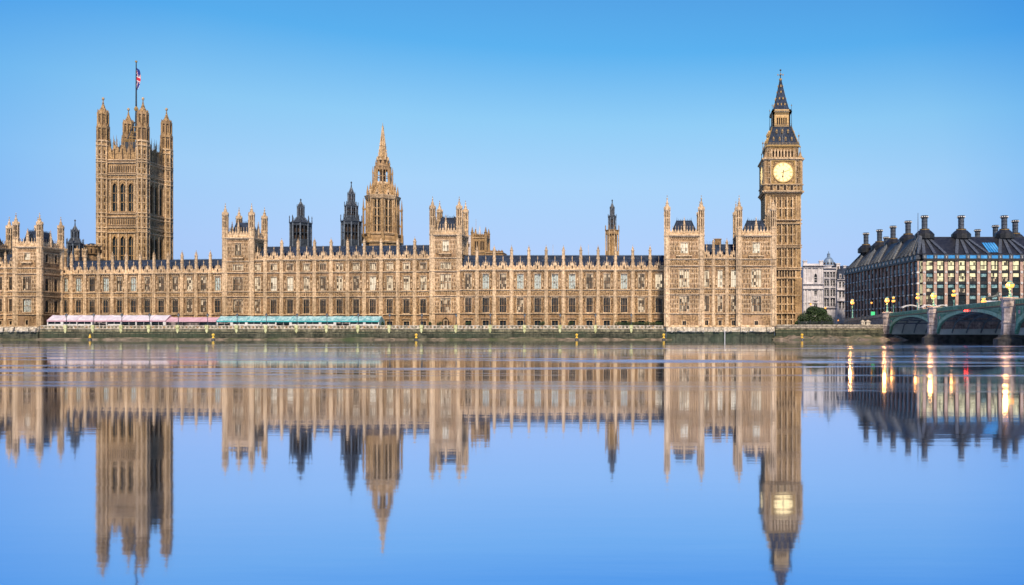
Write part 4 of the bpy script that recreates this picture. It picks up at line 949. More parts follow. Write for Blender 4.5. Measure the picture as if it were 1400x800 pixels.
# --- pierced octagonal spire over the central lobby
def central_spire():
    d = 310; X = wx(523.3, d); Z = lambda y: wz(y, d) - GZ; A0 = -math.pi / 2 + math.atan2(-X, d)   # one rib of the octagon faces the river corner
    t = thing('stone_spire', 'tall octagonal pierced stone spire rising behind the middle palace wing', 'spire', (X, wy(d), GZ))
    b = MB([towerstone, pale, carved, recess])
    r = 5.65; rot = A0
    b.rings(0, 0, [(0, 7.0), (Z(327), 6.9), (Z(322), 6.1)], 8, None, rot)
    b.rings(0, 0, [(Z(322), r * .86), (Z(272), r * .84)], 8, glassd, rot)
    for y, rr in ((333, 7.6), (322, 6.9), (273, 6.5), (270.5, 6.7)): b.rings(0, 0, [(Z(y) - .3, rr - .2), (Z(y) + .3, rr + .1), (Z(y) + .5, rr - .3)], 8, pale, rot)
    for k in range(8):
        a = rot + k * math.pi / 4; x, y = math.cos(a), math.sin(a)
        b.beam((x * r, y * r, Z(324)), (x * r * .97, y * r * .97, Z(272)), .95, .95, None); b.beam((x * (r + .5), y * (r + .5), Z(324)), (x * (r + .4), y * (r + .4), Z(272)), .28, .28, pale)
        b.T = Matrix.Rotation(a + math.pi / 8 + math.pi / 2, 4, 'Z') @ Matrix.Translation((0, -r * math.cos(math.pi / 8), 0))
        hw_ = r * math.sin(math.pi / 8)
        for u in (-hw_ + .5, 0, hw_ - .5): b.box(u - .22, u + .22, -.2, .4, Z(322), Z(273), pale)
        for u in (-hw_ * .47, hw_ * .47): b.box(u - .08, u + .08, 0, .3, Z(322), Z(273)); 
        for y_ in (310, 298, 287): b.box(-hw_, hw_, 0, .3, Z(y_) - .14, Z(y_) + .14)
        for c0, c1 in ((-hw_ + .7, -.2), (.2, hw_ - .7)): b.tri([(c0, Z(278)), ((c0 + c1) / 2, Z(274.5)), (c1, Z(278)), (c1, Z(272)), (c0, Z(272))], -.05, .4)
        b.box(-hw_, hw_, -.1, .5, Z(322), Z(318.5)); band(b, -hw_ + .3, hw_ - .3, Z(332), Z(324), 1.0, pale, carved)
        b.T = Matrix.Identity(4)
        # detached buttress pinnacle and flying arm
        R2 = 7.0; b.rings(x * R2, y * R2, [(Z(334), .7), (Z(322), .6), (Z(320), .42), (Z(288), .34), (Z(287), .48), (Z(284), .3), (Z(272), .05)], 6, None)
        b.beam((x * R2, y * R2, Z(290)), (x * r, y * r, Z(284)), .25, .4); b.beam((x * R2, y * R2, Z(312)), (x * r, y * r, Z(304)), .25, .4)
        R3 = 5.5; b.rings(x * R3, y * R3, [(Z(273), .5), (Z(266), .36), (Z(265.4), .5), (Z(254), .04)], 6, None)
    # sloping cluster above the great lantern
    b.rings(0, 0, [(Z(271), 5.9), (Z(268), 5.6), (Z(262), 4.6), (Z(253), 3.3)], 8, carved, rot)
    for k in range(8):
        a = rot + k * math.pi / 4; x, y = math.cos(a), math.sin(a)
        b.beam((x * 5.8, y * 5.8, Z(271)), (x * 3.3, y * 3.3, Z(251)), .5, .5); b.rings(x * 4.5, y * 4.5, [(Z(268), .4), (Z(259), .32), (Z(258.5), .42), (Z(249), .03)], 6, None)
        b.T = Matrix.Rotation(a + math.pi / 8 + math.pi / 2, 4, 'Z') @ Matrix.Translation((0, -5.1, 0)); b.tri([(-1.1, Z(270)), (1.1, Z(270)), (0, Z(260.5))], -.2, 1.4, pale); b.box(-.3, .3, -.25, -.18, Z(270), Z(266), recess); b.T = Matrix.Identity(4)
    # upper lantern
    r = 3.05; b.rings(0, 0, [(Z(254), r), (Z(251.5), r * 1.08), (Z(250), r)], 8, pale, rot); b.rings(0, 0, [(Z(251), .8), (Z(230), .8)], 8, recess, rot)
    for k in range(8):
        a = rot + k * math.pi / 4; x, y = math.cos(a), math.sin(a)
        b.beam((x * r, y * r, Z(252)), (x * r * .93, y * r * .93, Z(229)), .5, .5); R2 = 3.6
        b.T = Matrix.Rotation(a + math.pi / 8 + math.pi / 2, 4, 'Z') @ Matrix.Translation((0, -r * .9, 0)); b.box(-.12, .12, 0, .3, Z(251), Z(230)); b.box(-1.1, 1.1, 0, .3, Z(242) - .12, Z(242) + .12); b.tri([(-1.1, Z(236)), (-.55, Z(232.5)), (0, Z(235)), (.55, Z(232.5)), (1.1, Z(236)), (1.1, Z(229)), (-1.1, Z(229))], 0, .35); b.T = Matrix.Identity(4)
        b.rings(x * R2, y * R2, [(Z(254), .28), (Z(238), .2), (Z(237.4), .3), (Z(228), .03)], 6, None); b.beam((x * R2, y * R2, Z(240)), (x * r, y * r, Z(236)), .18, .25)
        b.rings(x * 2.5, y * 2.5, [(Z(229), .26), (Z(225), .22), (Z(224.6), .3), (Z(219), .03)], 6, None)
    b.rings(0, 0, [(Z(230), r * .98), (Z(228.5), r * 1.05), (Z(227), r * .9), (Z(222), 2.1), (Z(215), 1.75)], 8, None, rot)
    for k in range(8): 
        a = rot + (k + .5) * math.pi / 4; b.T = Matrix.Rotation(a + math.pi / 2, 4, 'Z') @ Matrix.Translation((0, -2.1, 0)); b.box(-.25, .25, -.2, .1, Z(226), Z(220), recess); b.tri([(-.5, Z(220)), (.5, Z(220)), (0, Z(215.5))], -.3, .2, pale); b.T = Matrix.Identity(4)
    b.build('lantern_tower', t)
    s = MB([carved, pale, gold, towerstone]); s.rings(0, 0, [(Z(216), 1.55), (Z(201), 1.1), (Z(200), 1.25), (Z(199), 1.02), (Z(185), .5), (Z(184), .62), (Z(183.4), .45), (Z(173), .12)], 8, towerstone, rot)
    for k in range(8):
        a = rot + k * math.pi / 4; x, y = math.cos(a), math.sin(a); s.beam((x * 1.58, y * 1.58, Z(216)), (x * .16, y * .16, Z(173)), .2, .2, pale)
        for q in range(9): f = q / 9; rr = 1.7 * (1 - f) + .1; s.box(x * rr - .1, x * rr + .1, y * rr - .1, y * rr + .1, Z(215 - 40 * f), Z(215 - 40 * f) + .3, pale)
    s.rings(0, 0, [(Z(174), .12), (Z(173), .35), (Z(172), .12), (Z(168), .05)], 6, gold); s.build('spirelet', t)
    return t
central_spire()

# --- dark ventilation turrets behind the roofs
def vent_turret(label, x, d, tiers, tip, base_y=336, m=None, grp='dark iron ventilation turrets'):
    """tiers: (bottom y, top y, half width px bottom, half width px top, posts?)"""
    Z = lambda y: wz(y, d) - GZ; s = d / F; m = m or iron
    t = thing('ventilation_turret', label, 'turret', (wx(x, d), wy(d), GZ), 0, grp)
    for i, (yb, yt, ra, rb_, kind) in enumerate(tiers):
        b = MB([m, grey_iron, recess, towerstone, pale]); ra *= s; rb_ *= s; mm = towerstone if kind == 'stone' else m; pm = pale if kind == 'stone' else grey_iron
        z0, z1 = (0 if i == 0 else Z(yb)), Z(yt); zv = Z(yb)
        if kind in ('cage', 'stone'):
            b.rings(0, 0, [(z0, ra), (zv + (z1 - zv) * .15, ra), (zv + (z1 - zv) * .15, ra * .72), (zv + (z1 - zv) * .85, ra * .72), (zv + (z1 - zv) * .85, ra), (z1, ra)], 8, recess if kind == 'cage' else mm)
            b.rings(0, 0, [(z0, ra * 1.0), (zv + (z1 - zv) * .18, ra * 1.02)], 8, mm); b.rings(0, 0, [(z1 - (z1 - zv) * .16, ra * 1.02), (z1 - .2, ra * 1.02), (z1 - .2, ra * 1.12), (z1, ra * 1.12)], 8, mm)
            for k in range(16):
                a = math.pi / 8 + k * math.pi / 8; rr = ra * (1.0 if k % 2 == 0 else .93); q = .2 * (ra / 3.5) ** .5 * (1 if k % 2 == 0 else .7)
                x_, y_ = rr * math.cos(a), rr * math.sin(a); b.box(x_ - q, x_ + q, y_ - q, y_ + q, z0, z1, pm if k % 2 == 0 else mm)
                if k % 2 == 0: b.rings(ra * 1.06 * math.cos(a), ra * 1.06 * math.sin(a), [(z1, q * .9), (z1 + ra * .5, q * .6), (z1 + ra * .55, q), (z1 + ra * .75, .02)], 6, mm)
            zm = zv + (z1 - zv) * .5; b.rings(0, 0, [(zm - .1, ra * .97), (zm + .1, ra * .97)], 8, mm) if kind == 'cage' and (z1 - zv) > 4 else None
        else:
            b.rings(0, 0, [(Z(yb), ra), (Z(yb) + (z1 - Z(yb)) * .3, ra * .7 + rb_ * .3 - ra * .08), (Z(yb) + (z1 - Z(yb)) * .7, ra * .28 + rb_ * .6), (z1, rb_)], 8, mm)
            for k in range(8):
                a = math.pi / 8 + k * math.pi / 4; b.beam((ra * 1.02 * math.cos(a), ra * 1.02 * math.sin(a), Z(yb)), (rb_ * math.cos(a), rb_ * math.sin(a), z1), .14, .14, pm)
        b.build({'cage': 'louvred_stage', 'stone': 'stone_stage', 'cone': 'roof'}[kind], t)
    f = MB([m, gold]); f.rings(0, 0, [(Z(tiers[-1][1]) - .3, .25), (Z(tip), .06)], 6); zz = Z(tip) - .5; f.rings(0, 0, [(zz - .4, .1), (zz, .34), (zz + .4, .1)], 6); f.build('finial', t)
    return t
vent_turret('squat black octagonal ventilation turret above the left part of the middle wing', 411.2, 300,
            [(333, 305, 13.2, 13.2, 'cage'), (305, 297, 13, 5, 'cone'), (297, 283, 4.4, 4.4, 'cage'), (283, 276, 4.2, .8, 'cone')], 271.5)
vent_turret('taller stepped black ventilation turret just left of the pierced spire', 480.3, 300,
            [(334, 303, 12.6, 12.4, 'cage'), (303, 298, 12.5, 9, 'cone'), (298, 282, 8.2, 8.0, 'cage'), (282, 276, 8, 5, 'cone'), (276, 266, 4.5, 4.2, 'cage'), (266, 256, 4.4, .7, 'cone')], 248)
vent_turret('small dark turret with pointed cap between left pavilion and square tower', 102.6, 320,
            [(356, 333, 9.2, 8.6, 'cage'), (333, 326, 8.6, 5.4, 'cone'), (326, 317, 4.6, 4.3, 'cage'), (317, 309, 4.4, .8, 'cone')], 300)
vent_turret('slim lantern turret with a stone base and black upper stages above the right wing', 837, 290,
            [(350, 315, 9.3, 9.3, 'stone'), (315, 297, 5.6, 5.2, 'cage'), (297, 294.5, 6, 4, 'cone'), (294.5, 285, 3.2, 3, 'cage'), (285, 278, 3.2, .6, 'cone')], 272.5)
def round_turret():
    d = 330; Z = lambda y: wz(y, d) - GZ; t = thing('stair_turret', 'low round stone turret with battlements at the foot of the square tower', 'turret', (wx(126, d), wy(d), GZ))
    b = MB([stone, pale, recess]); r = 2.7; b.rings(0, 0, [(0, r * .8), (Z(349), r * .85), (Z(348), r * 1.1), (Z(338), r * 1.1), (Z(337.5), r * 1.2), (Z(336.5), r * 1.2)], 12)
    for k in range(12):
        a = k * math.pi / 6; b.box(r * 1.1 * math.cos(a) - .3, r * 1.1 * math.cos(a) + .3, r * 1.1 * math.sin(a) - .3, r * 1.1 * math.sin(a) + .3, Z(337), Z(335), pale)
        b.box(r * 1.1 * math.cos(a) - .2, r * 1.1 * math.cos(a) + .2, r * 1.1 * math.sin(a) - .2, r * 1.1 * math.sin(a) + .2, Z(346), Z(341), recess)
    b.build('wall', t)
    c = MB([iron]); c.rings(0, 0, [(Z(336.5), r), (Z(333), r * .3)], 12); c.build('roof', t)
    for x, yt in ((88.8, 337), (105.5, 336.5), (115.7, 339)):
        t2 = thing('roof_pinnacle', {88.8: 'slim pinnacle left of the small dark turret', 105.5: 'stouter pinnacle standing in front of the small dark turret', 115.7: 'short pinnacle between the small dark turret and round stair turret'}[x], 'pinnacle', (wx(x, 300), wy(300), GZ))
        p = MB([pale, stone]); zz = lambda y: wz(y, 300) - GZ; p.rings(0, 0, [(0, .7), (zz(352), .7)], 8, stone); turret(p, 0, 0, zz(352) - .1, zz(351), zz(349.5), zz(343), zz(yt), .75); p.build('shaft', t2)
round_turret()
def church():
    d = 420; Z = lambda y: wz(y, d) - GZ; x0 = wx(645, d); W = wx(664.5, d) - x0
    t = thing('church_tower', 'distant square church tower with four corner pinnacles right of the central tower', 'tower', (x0, wy(d), GZ)); b = MB([towerstone, pale, carved, recess])
    b.box(.3, W - .3, .3, W - .3, 0, Z(322)); cols = [W * .33, W * .72]
    for k in range(4):
        T, fw = face_transform(W, W, k); pierced_face(b, T, fw, cols, [(Z(342), Z(330), 1.9)], 0, Z(322)); b.T = T
        for c in cols: b.box(c - .95, c + .95, .25, .3, Z(342), Z(330), recess); b.box(c - .08, c + .08, .1, .3, Z(342), Z(330), pale)
        string(b, 0, fw, Z(325), .4, .3, pale); string(b, 0, fw, Z(345), .4, .3, pale); parapet(b, .4, fw - .4, Z(323.5), 1.3, None, None, 1.1)
    b.T = Matrix.Identity(4); b.build('wall', t)
    for i, (x, y) in enumerate(((0.2, .2), (W - .2, .2), (.2, W - .2), (W - .2, W - .2))):
        p = MB([towerstone, pale]); p.rings(0, 0, [(0, .8), (Z(325), .75)], 8); pinnacle(p, 0, 0, Z(325), .72, Z(318) - Z(325), Z(311) - Z(318), None, False); p.build('corner_pinnacle', t, (x, y, 0))
    f = MB([pale]); f.rings(W * .18, W / 2, [(Z(325), .12), (Z(298), .06)], 6); f.build('flagpole', t)
    # pale spirelets farther behind
    d2 = 520
    for x, yt, lab in ((650.5, 311, 'left of two faint white pinnacles behind the church tower'), (656, 309, 'right of two faint white pinnacles behind the church tower')):
        q = thing('distant_pinnacle', lab, 'pinnacle', (wx(x, d2), wy(d2), GZ)); m = MB([whitest]); zz = lambda y: wz(y, d2) - GZ; m.rings(0, 0, [(0, 1.6), (zz(326), 1.5), (zz(326), 1.0), (zz(318), .8), (zz(yt), .1)], 8); m.build('shaft', q)
    q = thing('distant_tower', 'white stone tower sliver between the central tower and the church tower', 'tower', (wx(641, 480), wy(480), GZ)); m = MB([whitest, recess]); zz = lambda y: wz(y, 480) - GZ
    m.box(-1.6, 1.6, 0, 6, 0, zz(322)); [m.box(-1.7, 1.7, -.2, 6.2, zz(y) - .25, zz(y) + .25) for y in (322, 331, 340)]; m.box(-.4, .4, -.05, 0, zz(338), zz(333), recess); m.build('wall', q)
    q = thing('rear_building', 'low stone building with battlements showing over the slate roof near the church tower', 'building', (wx(664, 400), wy(400), GZ)); m = MB([stone, pale]); zz = lambda y: wz(y, 400) - GZ; L = wx(688, 400) - wx(664, 400)
    m.box(0, L, 0, 9, 0, zz(345)); string(m, 0, L, zz(345.5), .4, .3, pale); parapet(m, 0, L, zz(345), .9, None, None, 1.4); m.build('wall', q)
    q2 = MB([stone]); q2.box(L * .2, L * .45, 2, 4, zz(345), zz(342)); q2.build('chimney', q)
whitest = mat('portland_stone', (.46, .45, .50), (.78, .76, .82), .35, .8, bump=.3, streak=.3)
church()
for k, x in enumerate((804.5, 756)):
    t = thing('flagstaff', ['faint white staff beyond the roof of the right palace wing, nearer the slim lantern turret', 'faint white staff beyond the right wing roof, farther left of the slim lantern turret'][k], 'mast', (wx(x, 330), wy(330), GZ)); m = MB([whitest]); m.rings(0, 0, [(0, .2), (wz(334.5, 330) - GZ, .08)], 6); m.build('pole', t)
# ------------------------------------------------------------------ terrace: marquees, lamps, shrubs
canv_w = mat('lavender_white_canvas', (.48, .44, .54), (.68, .65, .72), .6, .6, bump=.1)
canv_p = mat('pink_canvas', (.50, .29, .37), (.66, .43, .51), .6, .6, bump=.1)
canv_t = mat('teal_canvas', (.14, .33, .38), (.42, .62, .66), .9, .6, bump=.1, contrast=(.4, .6))
canv_d = mat('deep_teal_trim', (.03, .30, .34), (.06, .42, .46), .8, .6)
whitep = mat('white_paint', (.60, .60, .62), (.82, .82, .84), 1.0, .5)
warmin = lit_glass('marquee_interior', (1.0, .72, .62), .35, .3, .9, sc=(.8, .8, .8))
def marquee(label, x0, x1, ridge, eave, roof_m, end_m, trim, post, open_sides, seed):
    d = 254.5; X0, X1 = wx(x0, d), wx(x1, d); W = X1 - X0; Z = lambda y: wz(y, d) - GZ; Dp = 5.0
    t = thing('marquee', label, 'marquee', (X0, wy(d), GZ), 0, 'long terrace marquees')
    zr, ze = Z(ridge), Z(eave); n = max(3, round(W / 4.6)); s = W / n
    r = MB([roof_m, trim, end_m]);
    for i in range(n):                                  # taut panels sagging a little between the hoops
        for j in range(6):
            a, c = i * s + s * j / 6, i * s + s * (j + 1) / 6; sg = lambda u: .10 * math.sin(math.pi * ((u / s) % 1))
            prof = [(-.25, ze), (Dp * .2, ze + (zr - ze) * .52), (Dp * .45, zr), (Dp + .2, ze)]
            for (y0, z0), (y1, z1) in zip(prof[:-1], prof[1:]):
                r.add([(a, y0, z0 - sg(a)), (c, y0, z0 - sg(c)), (c, y1, z1 - sg(c)), (a, y1, z1 - sg(a))], [(0, 1, 2, 3)], roof_m)
        r.beam((i * s, -.27, ze + .03), (i * s, Dp * .45, zr + .04), .10, .06, trim)
    r.box(0, W, -.32, -.26, ze - .38, ze + .02, trim)
    for e_ in (0, W): r.add([(e_, -.25, ze), (e_, Dp * .45, zr), (e_, Dp + .2, ze)], [(0, 1, 2)], end_m)
    r.build('canvas_roof', t)
    rnd = random.Random(seed)
    for i in range(n + 1):
        q = MB([post]); wd = rnd.choice((.14, .2, .42)) if open_sides else .10; q.box(-wd, wd, -.2, -.02, 0, ze - .1); q.build('post', t, (min(max(i * s, wd), W - wd), 0, 0))
    for i in range(n):
        kind = rnd.random(); a, c = i * s + .3, (i + 1) * s - .3
        p = MB([glassd, post, warmin]); p.box(a, c, .02, .1, .9 if open_sides else .2, ze - .35, warmin if kind > .8 else glassd); p.box(a, c, -.02, .12, .75 if open_sides else .1, .9 if open_sides else .2); p.box((a + c) / 2 - .05, (a + c) / 2 + .05, -.04, .02, .1, ze - .3, post)
        if open_sides and kind < .6: p.box(a, c, 0, .1, 0, .75, post)
        p.build('side_panel', t)
    bk = MB([post]); bk.box(0, W, Dp - .1, Dp, 0, ze); bk.box(-.03, .03, 0, Dp, 0, ze, end_m); bk.box(W - .03, W + .03, 0, Dp, 0, ze, end_m); bk.build('back_and_ends', t)
marquee('lavender white canvas marquee with pink ends, leftmost on the terrace', 65, 227, 430.6, 438.2, canv_w, canv_p, canv_p, whitep, True, 1)
marquee('plain pink canvas marquee in the middle of the terrace row', 228, 296, 433.4, 438.6, canv_p, canv_p, canv_p, iron, False, 2)
marquee('long teal canvas marquee with white posts, rightmost on the terrace', 296.8, 518.5, 432.0, 438.8, canv_t, canv_t, canv_d, whitep, True, 3)

lampglow = bpy.data.materials.new('terrace_lamp_glass'); lampglow.use_nodes = True; q_ = lampglow.node_tree.nodes['Principled BSDF']; q_.inputs['Base Color'].default_value = (.25, .27, .28, 1); q_.inputs['Roughness'].default_value = .2
def terrace_lamp():
    t = thing('lamp_post', 'x', 'lamp post', group='black lamp posts along the terrace wall')
    b = MB([iron]); b.rings(0, 0, [(0, .26), (.3, .26), (.35, .13), (1.0, .10), (2.3, .07), (2.35, .16), (2.45, .08)], 8); b.box(-.45, .45, -.04, .04, 2.05, 2.12); b.build('post', t)
    g = MB([lampglow, iron]); g.rings(0, 0, [(2.5, .16), (3.1, .34), (3.15, .38)], 6, lampglow); g.rings(0, 0, [(3.12, .40), (3.35, .22), (3.4, .10), (3.6, .10), (3.65, .03)], 6, iron)
    for k in range(6):
        a = math.pi / 6 + k * math.pi / 3; g.beam((.17 * math.cos(a), .17 * math.sin(a), 2.45), (.36 * math.cos(a), .36 * math.sin(a), 3.15), .05, .05, iron)
    g.build('lantern', t); return t
base = terrace_lamp(); xs = [x for x in lamp_px if x > 60]
wh = []
zones = [('before the white marquee', [x for x in xs if 65 < x < 228]), ('before the pink marquee', [x for x in xs if 228 <= x < 296]), ('before the teal marquee', [x for x in xs if 296 <= x < 520]), ('on the terrace right of the marquees', [x for x in xs if x >= 520])]
for zn, lst in zones:
    for i, x in enumerate(lst):
        o = base if x == xs[0] else copy_tree(base)
        o.location = (wx(x, DW), YW + .55, 4.75); o['label'] = f'black lamp post {zn}, {ORD[i]} from left'
leaf = [mat('leaf_green_' + k, a, c, 3.0, .6) for k, a, c in (('dark', (.008, .022, .008), (.02, .045, .015)), ('mid', (.02, .05, .015), (.04, .09, .03)), ('light', (.05, .10, .035), (.09, .15, .05)))]
barkm = mat('bark', (.05, .035, .025), (.10, .08, .06), 3.0, .9)
def foliage(b, lobes, n, size, rnd):
    for _ in range(n):
        cx, cy, cz, rx, ry, rz_ = rnd.choice(lobes); 
        while True:
            v = Vector((rnd.gauss(0, 1), rnd.gauss(0, 1), rnd.gauss(0, 1)))
            if v.length > .01: break
        v.normalize(); q = rnd.uniform(.62, 1.06); p = Vector((cx + v.x * rx * q, cy + v.y * ry * q, max(.05, cz + v.z * rz_ * q)))
        a = Vector((rnd.gauss(0, 1), rnd.gauss(0, 1), rnd.gauss(0, .6))).normalized(); c = a.cross((v + Vector((rnd.gauss(0, .5), rnd.gauss(0, .5), rnd.gauss(0, .5)))).normalized())
        if c.length < .1: continue
        c.normalize(); s = size * rnd.uniform(.6, 1.3); m = rnd.choices(leaf, (4, 4, 2))[0]
        b.add([p - a * s, p - c * s * .5, p + a * s, p + c * s * .5], [(0, 1, 2, 3)], m)
def bush(name, label, cat, loc, lobes, n, size, seed, trunk=None, group=None):
    rnd = random.Random(seed); t = thing(name, label, cat, loc, 0, group); b = MB(list(leaf)); foliage(b, lobes, n, size, rnd); b.build('foliage', t)
    tr = MB([barkm]); tr.rings(0, 0, [(-.1, trunk or .12), (lobes[0][2], (trunk or .12) * .6)], 7)
    for lb in lobes[:6]: tr.beam((0, 0, .3), (lb[0], lb[1], lb[2]), (trunk or .12) * .7)
    tr.build('stem', t); return t
for i, (x, lab) in enumerate(((601, 'potted shrub on the terrace left of the arched doorway'), (588, 'small shrub by the first terrace door past the teal marquee'), (640, 'round shrub on the terrace just right of the central tower'), (741, 'low green shrub on the terrace near the middle of the right wing'), (780.5, 'small green shrub on the terrace left of the long hedge'), (523, 'small shrub at the right end of the teal marquee'))):
    bush('shrub', lab, 'shrub', (wx(x, 252.5), wy(252.5), GZ), [(0, 0, .8, .8, .7, .8), (.4, 0, 1.1, .5, .5, .5), (-.4, .1, .7, .6, .5, .6)] if i not in (1, 5) else [(0, 0, .8, .45, .45, .7)], 420, .14, 20 + i, group='shrubs on the terrace')
bush('hedge', 'long low green hedge on the terrace beside the right pavilion', 'hedge', (wx(876, 252.5), wy(252.5), GZ), [(-7.6 + i * .8, 0, .75, .7, .5, .75 + .12 * math.sin(i * 1.7)) for i in range(20)], 5200, .14, 31)
# hexagonal cap cluster: the round arched doorway of the central tower
dd = MB([carved, recess]); T0 = Matrix.Identity(4)
dpts, _ = arch_pts(2.6, 3.0); dd.tri([(-1.3, 0)] + dpts + [(abs(x), z) for x, z in dpts[::-1]][1:] + [(1.3, 0)], -.05, .0, recess)
tw = [o for o in COL.objects if o.get('label', '').startswith('right hand central tower')][0]
dd.build('doorway', tw, ((wx(628.6, 262) - wx(590, 262)) / 2, -.01, .1))

# ------------------------------------------------------------------ river marker buoys
yel = mat('marker_yellow', (.75, .42, .03), (.88, .60, .08), 2.0, .45)
def buoy(label, x, cone):
    d = 242; t = thing('river_marker', label, 'buoy', (wx(x, d), wy(d), 0), 0, 'yellow river markers'); t.scale = (.6, .6, .72)
    b = MB([iron]); b.rings(0, 0, [(-.4, .9), (.1, 1.0), (.35, .85), (.5, .3), (.9, .2)], 12); b.build('float', t)
    y = MB([yel]); 
    if cone: y.rings(0, 0, [(.9, .55), (1.5, .5), (2.3, .12), (2.6, .1)], 10)
    else: y.rings(0, 0, [(.8, .62), (1.05, .62), (1.5, .22), (1.7, .22), (1.95, .7), (2.5, .7), (2.55, .3), (2.8, .1)], 10)
    y.build('topmark', t)
for x, c, l in ((123, True, 'cone topped yellow river marker, leftmost in the water'), (291.5, False, 'yellow river marker below the joint of pink and teal marquees'), (569, False, 'yellow river marker just left of the central tower reflection'), (788.5, False, 'yellow river marker near the middle of the right wing'),
                (907.5, False, 'yellow river marker beside the left corner of the right pavilion footing'), (1096.5, False, 'yellow river marker in front of the clock tower bush')): buoy(l, x, c)

# ------------------------------------------------------------------ right bank: bush, railings, gate piers
bush('bush', 'big round dark green bush at the foot of the clock tower', 'bush', (wx(1114, 268), wy(268), GZ), [(0, 0, 3.3, 4.2, 3, 3.3), (-3.0, 0, 2.2, 3.0, 2.5, 2.5), (3.0, .4, 2.3, 3.0, 2.4, 2.5), (-.6, -.5, 5.3, 2.3, 2, 1.5), (1.6, 0, 4.9, 2.4, 2, 1.5), (-5.0, 0, 1.0, 1.6, 1.5, 1.2), (4.8, 0, .9, 1.7, 1.5, 1.2)], 20000, .22, 40, .3)
def railings(label, xa, xb, y, h, z):
    t = thing('railings', label, 'railings', (xa, y, z), 0, 'black railings on the embankment'); L = xb - xa
    b = MB([iron]); b.box(0, L, -.03, .03, .25, .32); b.box(0, L, -.03, .03, h - .3, h - .22)
    for i in range(int(L / .22)): u = .1 + i * .22; b.box(u - .03, u + .03, -.03, .03, 0, h - .1 + .1 * (i % 2))
    b.build('bars', t)
    n = int(L / 3)
    for i in range(n + 1): p = MB([iron]); p.rings(0, 0, [(0, .12), (h, .1), (h + .15, .16), (h + .35, .03)], 8); p.build('post', t, (i * L / n, 0, 0))
railings('tall black railings behind the river wall right of the bush', wx(1140, 256), wx(1178, 256), wy(256), 2.9, GZ)
railings('lower black railings running in front of the bush', wx(1092, 258), wx(1139, 258), wy(258), 1.7, GZ)
for x, lab in ((1179.5, 'left of two small stone gate piers with lanterns by the bridge foot'), (1186.5, 'right of two small stone gate piers with lanterns by the bridge foot')):
    t = thing('gate_pier', lab, 'gate pier', (wx(x, 252), wy(252) , 3.4), 0, 'stone gate piers by the bridge'); b = MB([coping]); b.box(-.6, .6, -.6, .6, 0, 2.2); b.box(-.75, .75, -.75, .75, 2.2, 2.45); b.rings(0, 0, [(2.45, .8), (2.8, .2)], 4); b.build('shaft', t)
    l = MB([iron]); l.rings(0, 0, [(2.8, .1), (3.3, .1), (3.4, .2), (4.0, .34), (4.1, .38), (4.4, .06)], 6); l.build('lantern', t)

